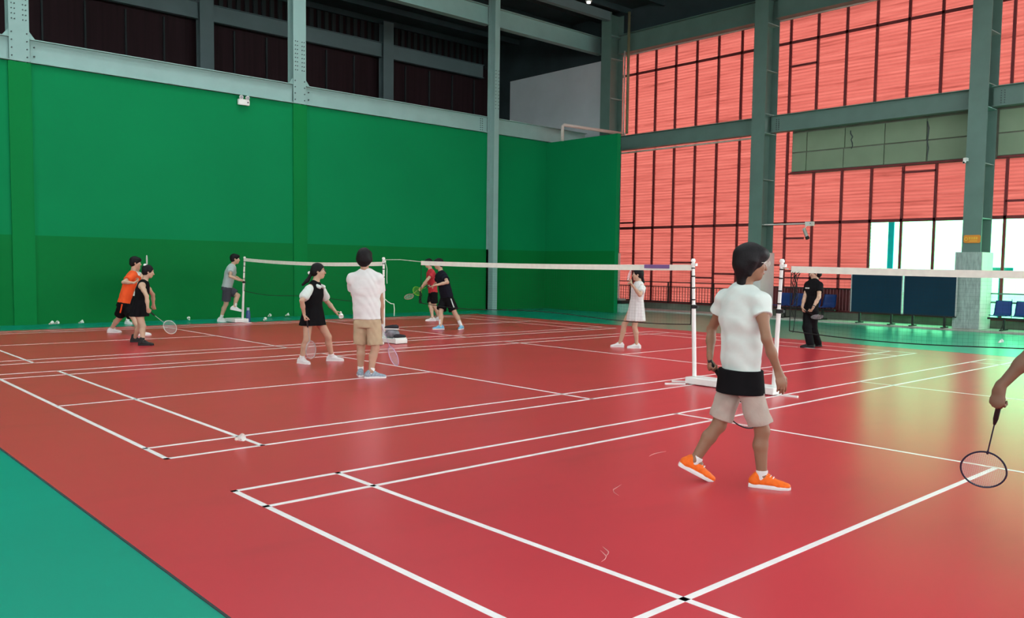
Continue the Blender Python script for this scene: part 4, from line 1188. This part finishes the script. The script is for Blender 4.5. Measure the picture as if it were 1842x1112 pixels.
            for s in 'lr':
                if shoulders:
                    q = up_ch+(sh[s]-up_ch)*.55+UP*.045*S
                    B.cap(chest+(sh[s]-up_ch)*.5+F*.08*S, q+F*.02*S, .028*S, .024*S, .02, side=Lf, q=.6); B.cap(q+F*.02*S, chest+(sh[s]-up_ch)*.5-F*.08*S, .024*S, .028*S, .02, side=Lf, q=.6)
            B.wrinkle = .0012
            B.mesh(nm, m, root, loc=L)
        elif kind == 'puff':
            _, nm, m, fr_, rr_ = c
            for s in 'lr':
                B = Body(h); a = sh[s]; e = J['el'+s]; dn = nrm(e-a)
                B.cap(a+UP*.0, a+(e-a)*fr_*.75, rr_*S, rr_*1.06*S, .03); B.cap(a+(e-a)*fr_*.7, a+(e-a)*(fr_+.1), rr_*S, rr_*.8*S, .03, cuts=[(a+(e-a)*fr_, dn)])
                B.wrinkle = .0025
                B.mesh(nm, m, root, loc=L)
        elif kind == 'collar':
            _, nm, m = c
            B = Body(h)
            for sg in (-1, 1):
                B.cap(neck+UP*.015*S-F*.05*S, neck+UP*.005*S+Lf*.060*S*sg, .026*S, .028*S, .015); B.cap(neck+UP*.005*S+Lf*.055*S*sg, neck-UP*.035*S+F*.118*S+Lf*.052*S*sg, .028*S, .030*S, .012)
            B.mesh(nm, m, root, loc=L)
        elif kind == 'vest_trim':
            pass
    for s in 'lr':
        sc = sp.get('socks')
        a = J['an'+s]; k = J['kn'+s]
        if sc:
            m, hh = sc; B = Body(h*.8)
            B.cap(a-UP*.02*S, a+nrm(k-a)*(hh+.04)*S, .038*S, (.042 if hh < .08 else .045)*S, .01, cuts=[(a+nrm(k-a)*hh*S, nrm(k-a))])
            B.mesh('sock', m, root, loc=L)
        if sp.get('shoes'):
            m, ms, hi_ = sp['shoes']
            shoe(root, L, a, J['fd'+s], J['pt'+s], S*sp.get('shoescale', 1.0), m, ms, hi_, h=h*.8)
    if sp.get('watch'):
        s = sp['watch']; w = J['wr'+s]; e = J['el'+s]; d = nrm(w-e)
        bm = bmesh.new(); tube(bm, [w-d*.035*S-L, w-d*.018*S-L], .0315*S, 14); link('wristband', bm, M_BLACK, root)
    if sp.get('stripe'):
        m, s = sp['stripe']; a = hp[s]; k = J['kn'+s]; bm = bmesh.new()
        out = nrm((Lp if s == 'l' else -Lp)*.6-n*.8)
        tube(bm, [a+out*.118*S+UP*.02-L, a+(k-a)*.30+out*.118*S-L, a+(k-a)*.56+out*.118*S-L], .014*S, 6); link('side_stripe', bm, m, root)
    J.update(dict(head=head, neck=neck, chest=chest, F=F, Lf=Lf, r=r, n=n, L=L, root=root, S=S, plane=plane, HP=HP))
    return J

# ------------------------------------------------------------------ RACKETS
def racket(grip, headpt, normal, label, m_frame, m_grip=None, size=1.0, m_str=None, butt=False, grip_off=.07, group=None):
    """grip: point held by the hand; headpt: a point towards the head centre"""
    d = nrm(np.asarray(headpt)-np.asarray(grip)); nn = nrm(normal-d*(np.asarray(normal)@d)); s = np.cross(d, nn)
    o = np.asarray(grip)-d*grip_off*size
    Mx = Matrix(((s[0], nn[0], d[0], o[0]), (s[1], nn[1], d[1], o[1]), (s[2], nn[2], d[2], o[2]), (0, 0, 0, 1))) @ Matrix.Scale(size, 4)
    t = empty('badminton_racket'); t.matrix_world = Mx; tag(t, label, 'racket', group)
    bm = bmesh.new(); tube(bm, [(0, 0, 0), (0, 0, .008), (0, 0, .02), (0, 0, .15), (0, 0, .19)], [.014, .0165, .0135, .0130, .007], 8); link('grip', bm, m_grip or M_BLACK, t)
    bm = bmesh.new(); tube(bm, [(0, 0, .18), (0, 0, .405)], .0038, 8); tube(bm, [(0, 0, .395), (0, 0, .415)], .006, 8); link('shaft', bm, m_frame, t)
    cz, a, b = .542, .138, .113
    pts = []
    for k in range(41):
        th = 2*PI*k/40-PI/2; x = b*math.cos(th); z = a*math.sin(th); x *= 1-.07*max(0, -math.sin(th)); pts.append((x, 0, cz+z))
    bm = bmesh.new(); tube(bm, pts, .0052, 6, cap=False); link('frame', bm, m_frame, t)
    bm = bmesh.new(); r = .00045
    for i in range(-10, 11):
        x = i*.0102; zz = a*math.sqrt(max(0, 1-(x/b)**2))*.98; tube(bm, [(x, .0, cz-zz), (x, .0, cz+zz)], r, 3, cap=False)
    for i in range(-11, 12):
        z = i*.0118; xx = b*math.sqrt(max(0, 1-(z/a)**2))*.97; tube(bm, [(-xx, .0006, cz+z), (xx, .0006, cz+z)], r, 3, cap=False)
    tag(link('strings', bm, m_str or M('pale_string', (.75, .75, .78), .5), t), kind='stuff')
    if butt:
        bm = bmesh.new(); tube(bm, [(0, 0, -.004), (0, 0, .003)], [.010, .0125], 10); link('butt_cap', bm, M_WHITE, t)
    return t
# ------------------------------------------------------------------ THE TWELVE PEOPLE
WHT = M('white_cotton', (.58, .64, .60), .85, var=.04, vscale=10, bump=.15, bscale=25)
WHT2 = M('warm_white_cotton', (.64, .64, .62), .85, var=.04, vscale=10, bump=.15, bscale=25)
BLK = M('black_fabric', (.007, .007, .008), .9, spec=.08, var=.2, vscale=10); NAVY = M('navy_black_fabric', (.010, .011, .018), .9, spec=.08)
KHK = M('khaki_fabric', (.43, .33, .21), .9, var=.06, vscale=12, bump=.15); STONE = M('stone_grey_fabric', (.40, .34, .29), .9, var=.06, vscale=12, bump=.2)
ORG = M('orange_fabric', (.80, .10, .02), .8, var=.05); GRYL = M('light_grey_fabric', (.38, .47, .46), .85); GRYD = M('dark_grey_fabric', (.05, .055, .07), .85)
REDF = M('red_fabric', (.45, .03, .04), .8)
S_OR = M('orange_mesh_shoe', (.80, .14, .01), .6, var=.1, vscale=40, bump=.2); S_WH = M('white_shoe', (.66, .66, .64), .6); S_GR = M('blue_grey_shoe', (.25, .31, .36), .6, var=.3, vscale=60)
S_BK = M('black_boot', (.012, .012, .012), .45); S_BL = M('pale_blue_shoe', (.16, .42, .60), .6); WSOCK = M('white_sock', (.68, .68, .66), .9)
DBG = False
P = {}
# 1 nearest player, seen from behind walking to the right
P['near'] = person(dict(dbg=DBG, label='nearest person, black shaggy hair, white top over stone shorts, orange shoes, walking right', S=1.0, h=.0055, skin='tan', base=(1336, 872),
    head=(1352, 474), neck=(1336, 523), pelvis=(1332, 683), torso=48, hipface=40, face=(20, 4), hair='long', hairfull=1.10, build=.93, facevis=True, shw=.155, glasses='pale',
    arm_l=((1280, 592, 1), (1277, 640, -1)), arm_r=((1379, 610, -1), (1400, 668, 1)),
    hand_l=(1276, 668, -1, (1, .2, 0), (1.0, 1.2, .8), .9), hand_r=(1409, 703, 1, 120, (.25, .35, .3), .2),
    leg_l=('floor', 1274, 866, 8, 26), leg_r=('floor', 1382, 879, -8, 0), knee_l=20, knee_r=20,
    clothes=[('shorts', 'shorts', STONE, .84, .014, .020), ('band', 'undershirt_hem', BLK, (1332, 664), (1332, 706)), ('shirt', 'shirt', WHT, (1332, 668), .40, .020, .01)],
    socks=(WSOCK, .035), shoes=(S_OR, M_SOLE, 0.0), wr=.0055))
# 2 tall player in white tee and khaki shorts, seen from behind
P['khaki'] = person(dict(dbg=DBG, label='person seen from behind in loose white t-shirt and khaki shorts, beside the central net post', S=1.02, h=.007, skin='mid', base=(662, 679),
    head=(656, 466), neck=(657, 492), pelvis=(661, 577), torso=80, hipface=70, face=(75, -3), hair='bowl', hairfull=1.12, facevis=False, shw=.165,
    arm_l=((636, 529, 1), (650, 560, 1)), arm_r=((685, 538, 1), (687, 569, 1)),
    hand_l=(656, 572, 1, 0, .5), hand_r=(689, 586, 1, (-1, 0, 0), (.9, 1.2, .8), .8),
    leg_l=('floor', 648, 677, 95, 0), leg_r=('floor', 674, 681, 5, 0), knee_l=90, knee_r=40,
    clothes=[('shorts', 'shorts', KHK, .86, .022, .022), ('shirt', 'shirt', WHT2, (661, 574), .62, .030, .02)],
    socks=(WSOCK, .05), shoes=(S_GR, M_SOLE, 0.0), wr=.004))
# 3 girl in pinafore
P['pina'] = person(dict(dbg=DBG, label='person with ponytail and glasses in black pinafore over white blouse, shuttlecock in hand', S=.95, h=.007, skin='light', base=(572, 655),
    head=(573, 488), neck=(567, 512), pelvis=(562, 568), torso=-35, hipface=-50, face=(-8, 0), hair='ponytail', pony=[(553, 505), (545, 512)], hairclip=(557, 491, .02), glasses='dark', build=.98, shw=.155,
    arm_r=((543, 541, -1), (547, 565, 1)), arm_l=((588, 542, 1), (603, 560, -1)),
    hand_r=(549, 577, -1, 0, (1.0, 1.2, .8), .8), hand_l=(609, 568, 1, (0, -.3, .9), (.5, .7, .5), .7),
    leg_r=('floor', 546, 655, -50, 0), leg_l=('floor', 602, 650, -12, 0), knee_r=-50, knee_l=-10,
    clothes=[('skirt', 'skirt', BLK, (562, 585), .150, .225, .012, .36), ('shirt', 'bodice', BLK, (562, 570), 0, .012, .0), ('puff', 'sleeve', WHT, .80, .068), ('collar', 'collar', WHT)],
    socks=(WSOCK, .05), shoes=(S_WH, M_SOLE, 0.0)))
# 4 orange shirt
P['orange'] = person(dict(dbg=DBG, label='person in orange t-shirt and black shorts with orange stripe, leaning forward at the far left', S=.99, h=.009, skin='light', base=(232, 600),
    head=(244, 473), neck=(239, 492), pelvis=(222, 546), torso=-10, hipface=-10, face=(-5, 5), hair='fringe', hairfull=1.05,
    arm_r=((222, 508, -1), (241, 509, -1)), arm_l=((252, 505, 1), (258, 489, 1)),
    hand_r=(248, 505, 1, (0, 0, 1), .7), hand_l=(260, 484, 1, (1, 0, 0), (1.0, 1.2, .8), .8),
    leg_r=('floor', 205, 599, -10, 0), leg_l=('floor', 258, 604, 0, 0), knee_r=0, knee_l=0,
    clothes=[('shorts', 'shorts', BLK, .80, .030, .03), ('shirt', 'shirt', ORG, (222, 545), .58, .026, .01)],
    socks=(WSOCK, .03), shoes=(S_WH, M_SOLE, 0), stripe=(ORG, 'r')))
# 5 mostly hidden person behind
P['hidden'] = person(dict(dbg=DBG, label='person in white shirt mostly hidden behind the orange and black clad players', S=.95, h=.009, skin='light', base=(240, 583),
    head=(246, 480), neck=(244, 492), pelvis=(240, 531), torso=-60, face=(-60, 0), hair='fringe',
    arm_r=((231, 506, -1), (238, 520, -1)), arm_l=((259, 505, 1), (256, 520, -1)), hand_r=(242, 524, 1, (0, 0, 1), .5), hand_l=(252, 524, 1, (0, 0, 1), .5),
    leg_r=('floor', 231, 583.5, -60, 0), leg_l=('floor', 250, 582, -40, 0), knee_r=-60, knee_l=-40,
    clothes=[('shorts', 'shorts', BLK, .75, .025, .02), ('shirt', 'shirt', WHT, (240, 533), .5, .024, .01)], socks=(WSOCK, .05), shoes=(S_WH, M_SOLE, 0)))
# 6 black sleeveless dress
P['dress'] = person(dict(dbg=DBG, label='person with tied-up hair in sleeveless black dress and black boots holding a racket low', S=.93, h=.0085, skin='light', base=(252, 620),
    head=(267, 489), neck=(259, 508), pelvis=(250, 557), torso=-15, hipface=-15, face=(2, 12), hair='bun', hairclip=(261, 477, -.02), shw=.145,
    arm_r=((264, 533, -1), (266, 555, -1)), arm_l=((275, 530, 1), (276, 548, 1)),
    hand_r=(268, 563, 1, (.2, 1, 0), (1.0, 1.2, .8), .8), hand_l=(277, 556, 1, (0, 0, 1), .4),
    leg_r=('floor', 262, 622, -12, 0), leg_l=('floor', 247, 616, -20, 0), knee_r=-10, knee_l=-10,
    clothes=[('skirt', 'dress_skirt', BLK, (250, 569), .155, .240, .012, .42), ('shirt', 'bodice', BLK, (250, 562), 0, .012, .0)], shoes=(S_BK, S_BK, .05)))
# 7 grey shorts, one foot lifted
P['grey'] = person(dict(dbg=DBG, label='person in grey top and dark shorts with one foot lifted, left of far post', S=1.03, h=.0095, skin='light', base=(404, 579),
    head=(423, 466), neck=(417, 480), pelvis=(408, 517), torso=-8, hipface=0, face=(0, 2), hair='fringe',
    arm_r=((414, 497, -1), (430, 504, -1)), arm_l=((421, 497, 1), (433, 503, 1)), hand_r=(437, 506, 1, (0, 0, 1), .5), hand_l=(438, 505, 1, (0, 0, -1), .5),
    leg_r=('floor', 401, 578.5, -5, 0), leg_l=('air', 422, 552, -5, 12, -.05), bend_l=1.22, knee_r=20, knee_l=0,
    clothes=[('shorts', 'shorts', GRYD, .78, .028, .03), ('shirt', 'shirt', GRYL, (408, 517), .50, .03, .02)], socks=(WSOCK, .09), shoes=(S_WH, M_SOLE, 0)))
# 8 black tee
P['blacktee'] = person(dict(dbg=DBG, label='person in black t-shirt and black shorts, white socks and pale blue shoes, reaching left', S=1.02, h=.0085, skin='light', base=(808, 592),
    head=(789, 475), neck=(794, 492), pelvis=(804, 536), torso=-155, hipface=-140, face=(-165, 6), hair='fringe',
    arm_l=((805, 508, -1), (785, 513, -1)), arm_r=((787, 508, 1), (779, 515, 1)), hand_l=(774, 515, 1, (0, 0, -1), .8), hand_r=(771, 517, 1, (0, .3, 1), (1.0, 1.2, .8), .8),
    leg_r=('floor', 789, 593, -165, 0), leg_l=('floor', 829, 593, -110, 0), knee_r=-150, knee_l=-110,
    clothes=[('shorts', 'shorts', BLK, .80, .036, .04), ('shirt', 'shirt', NAVY, (804, 535), .55, .034, .02)], socks=(WSOCK, .14), shoes=(S_BL, M_SOLE, 0), stripe=(WHT, 'l')))
# 9 red tee behind
P['red'] = person(dict(dbg=DBG, label='person in red and black sports shirt, partly hidden behind the black t-shirt player', S=1.0, h=.0095, skin='light', base=(782, 577),
    head=(771, 474), neck=(775, 488), pelvis=(779, 526), torso=-165, face=(-175, 5), hair='fringe',
    arm_l=((768, 504, -1), (758, 517, -1)), arm_r=((771, 505, 1), (761, 516, 1)), hand_l=(754, 521, 1, (0, 0, -1), .8), hand_r=(756, 521, 1, (0, .3, 1), (1.0, 1.2, .8), .8),
    leg_r=('floor', 775, 578, 180, 0), leg_l=('floor', 786, 577, 180, 0), knee_r=180, knee_l=180,
    clothes=[('shorts', 'shorts', BLK, .75, .028, .03), ('shirt', 'shirt', REDF, (779, 527), .5, .028, .01)], socks=(WSOCK, .04), shoes=(S_WH, M_SOLE, 0)))
# 10 white dress girl
P['white'] = person(dict(dbg=DBG, label='person with long dark ponytail in a short white dress behind the middle net', S=.93, h=.0085, skin='light', base=(1126, 627),
    head=(1147, 494), neck=(1149, 512), pelvis=(1144, 550), torso=-155, hipface=-150, face=(180, 3), hair='ponytail', pony=[(1155, 500), (1158, 508)], shw=.15, build=.97,
    arm_l=((1151, 531, -1), (1139, 515, -1)), arm_r=((1140, 527, 1), (1136, 511, 1)), hand_l=(1133, 507, 1, (0, 0, -1), .8), hand_r=(1135, 503, 1, (-1, 0, 0), (1.0, 1.2, .8), .8),
    leg_l=('floor', 1141, 627, -175, 0), leg_r=('floor', 1111, 625, 178, 0), knee_l=180, knee_r=180,
    clothes=[('skirt', 'dress_skirt', WHT2, (1140, 577), .155, .235, .014, .36), ('shirt', 'dress_top', WHT2, (1145, 556), 0, .018, 0), ('puff', 'sleeve', WHT2, .52, .070)], shoes=(S_WH, M_SOLE, 0)))
# 11 man in black
P['man'] = person(dict(dbg=DBG, label='person standing in black t-shirt and black trousers in front of the blue seats', S=.99, h=.0085, skin='light', base=(1458, 625),
    head=(1467, 492), neck=(1464, 507), pelvis=(1459, 556), torso=-140, hipface=-150, face=(-172, 3), hair='fringe', watch='l',
    arm_r=((1448, 533, -1), (1443, 552, -1)), arm_l=((1473, 535, -1), (1463, 553, -1)), hand_r=(1445, 562, 1, (1, 0, 0), (.8, 1, .7), .6), hand_l=(1459, 560, 1, (-1, 0, 0), (.9, 1.1, .8), .8),
    leg_l=('floor', 1466, 623.5, -165, 0), leg_r=('floor', 1453, 626, -170, 0), knee_l=-160, knee_r=-160,
    clothes=[('shorts', 'trousers', BLK, 2, .022, 0), ('shirt', 'shirt', BLK, (1459, 558), .55, .024, .01)], shoes=(S_BK, S_BK, 0)))
# 12 the player whose arm enters at the right edge
P['edge'] = person(dict(label='person at the right picture edge of whom only the bare forearm and racket hand show', S=1.04, h=.0055, skin='dark', base=(1970, 1020),
    head=(1985, 440), neck=(1972, 497), pelvis=(1975, 705), torso=150, hipface=150, face=(140, 0), hair='fringe', facevis=True,
    arm_l=((1864, 628, -1), (1799, 696, -1)), arm_r=((2060, 610, 1), (2070, 700, 1)), hand_l=(1790, 742, 1, (.35, .9, .1), (1.05, 1.25, .8), .9), hand_r=(2070, 740, 1, 180, .3),
    leg_l=('floor', 1945, 1020, 150, 0), leg_r=('floor', 2030, 1040, 150, 0), knee_l=150, knee_r=150,
    clothes=[('shorts', 'shorts', BLK, .85, .03, .03), ('shirt', 'shirt', WHT, (1975, 700), .5, .026, .01)], socks=(WSOCK, .05), shoes=(S_WH, M_SOLE, 0)))

# small marks on clothes
q = P['man']; bm = bmesh.new()
c = q['chest']+UP*.035+q['F']*.128
for k in range(4):
    u = q['Lf']; a = c-u*(.045-k*.028); 
    vs = [bm.verts.new(a+u*dx+UP*dz-q['L']) for dx, dz in ((-.011, -.013), (.009, -.013), (.009, .013), (-.011, .013))]; f = bm.faces.new(vs)
    r_ = bmesh.ops.extrude_face_region(bm, geom=[f]); bmesh.ops.translate(bm, verts=[v for v in r_['geom'] if isinstance(v, bmesh.types.BMVert)], vec=q['F']*.010)
link('shirt_print', bm, WHT, q['root'])

# rackets in hands and the loose shuttle
q = P['edge']; hp_ = q['gripl']
racket(hp_, q['plane'](1764, 866, .13), nrm(q['n']*.85+UP*.5), 'racket with thin dark frame held low by the arm at the right edge', M('dark_indigo_frame', (.02, .02, .05), .3), butt=True, grip_off=.03, size=1.0)
q = P['near']
racket(q['gripl'], q['plane'](1330, 735, .28), nrm(q['n']+q['r']*.5), 'black racket held by the nearest player, its head seen between the legs', M('black_frame', (.012, .010, .012), .3), grip_off=.06)
q = P['khaki']
racket(q['gripr'], q['plane'](705, 634, .10), nrm(q['r']*1.0+q['n']*.45), 'white and purple racket hanging from the khaki shorts player\'s hand', M('white_purple_frame', (.55, .42, .62), .35), m_grip=M('white_grip', (.6, .55, .56)), grip_off=.06)
q = P['pina']
racket(q['gripr'], q['plane'](556, 606, -.14), nrm(-q['n']+q['r']*1.2), 'pale racket hanging down in front of the pinafore player\'s leg', M('grey_frame', (.35, .33, .34), .35), grip_off=.05, size=.98)
lb = fl(609, 650); g_ = q['gripl']
put_shuttle(False, (g_[0]+.02, g_[1]-.01, g_[2]+.03), (2.6, .5, .3), 'shuttlecock held out by the pinafore player', 1.15)
q = P['orange']
racket(q['gripl'], q['plane'](265, 462, .1), nrm(q['r']+q['n']*.12), 'racket held up edge-on by the orange shirt player', M('white_frame', (.6, .62, .6), .35), grip_off=.12, size=.92)
q = P['dress']
racket(q['gripr'], q['plane'](305, 588, -.15), nrm(-q['n']+UP*.5), 'pale racket held low to the right by the black dress player', M('white_frame', (.6, .62, .6), .35), grip_off=.05, size=.98)
q = P['blacktee']
racket(q['gripr'], q['plane'](733, 531, -.1), nrm(-q['n']+UP*.15), 'racket with bright yellow-green head reaching left of the black t-shirt player', M('lime_frame', (.22, .55, .02), .35), m_str=M('lime_string', (.30, .62, .03)), grip_off=.05)
q = P['red']
racket(q['gripr'], q['plane'](722, 544, -.1), nrm(UP*.8-q['n']*.4), 'racket with pinkish frame held by the partly hidden red shirt player', M('pink_frame', (.5, .2, .18), .35), grip_off=.05)
q = P['white']
racket(q['gripr'], q['plane'](1131, 488, .0), nrm(-q['n']+q['r']*.8), 'racket held up in front of the face of the white dress player', M('pale_pink_frame', (.6, .5, .5), .35), grip_off=.17, size=.9)
q = P['man']
racket(q['gripr'], q['plane'](1464, 567, -.46), nrm(-q['n']*.5+UP*.8), 'dark racket held across the body of the standing man in black', M('black_frame', (.012, .010, .012), .3), grip_off=.05)
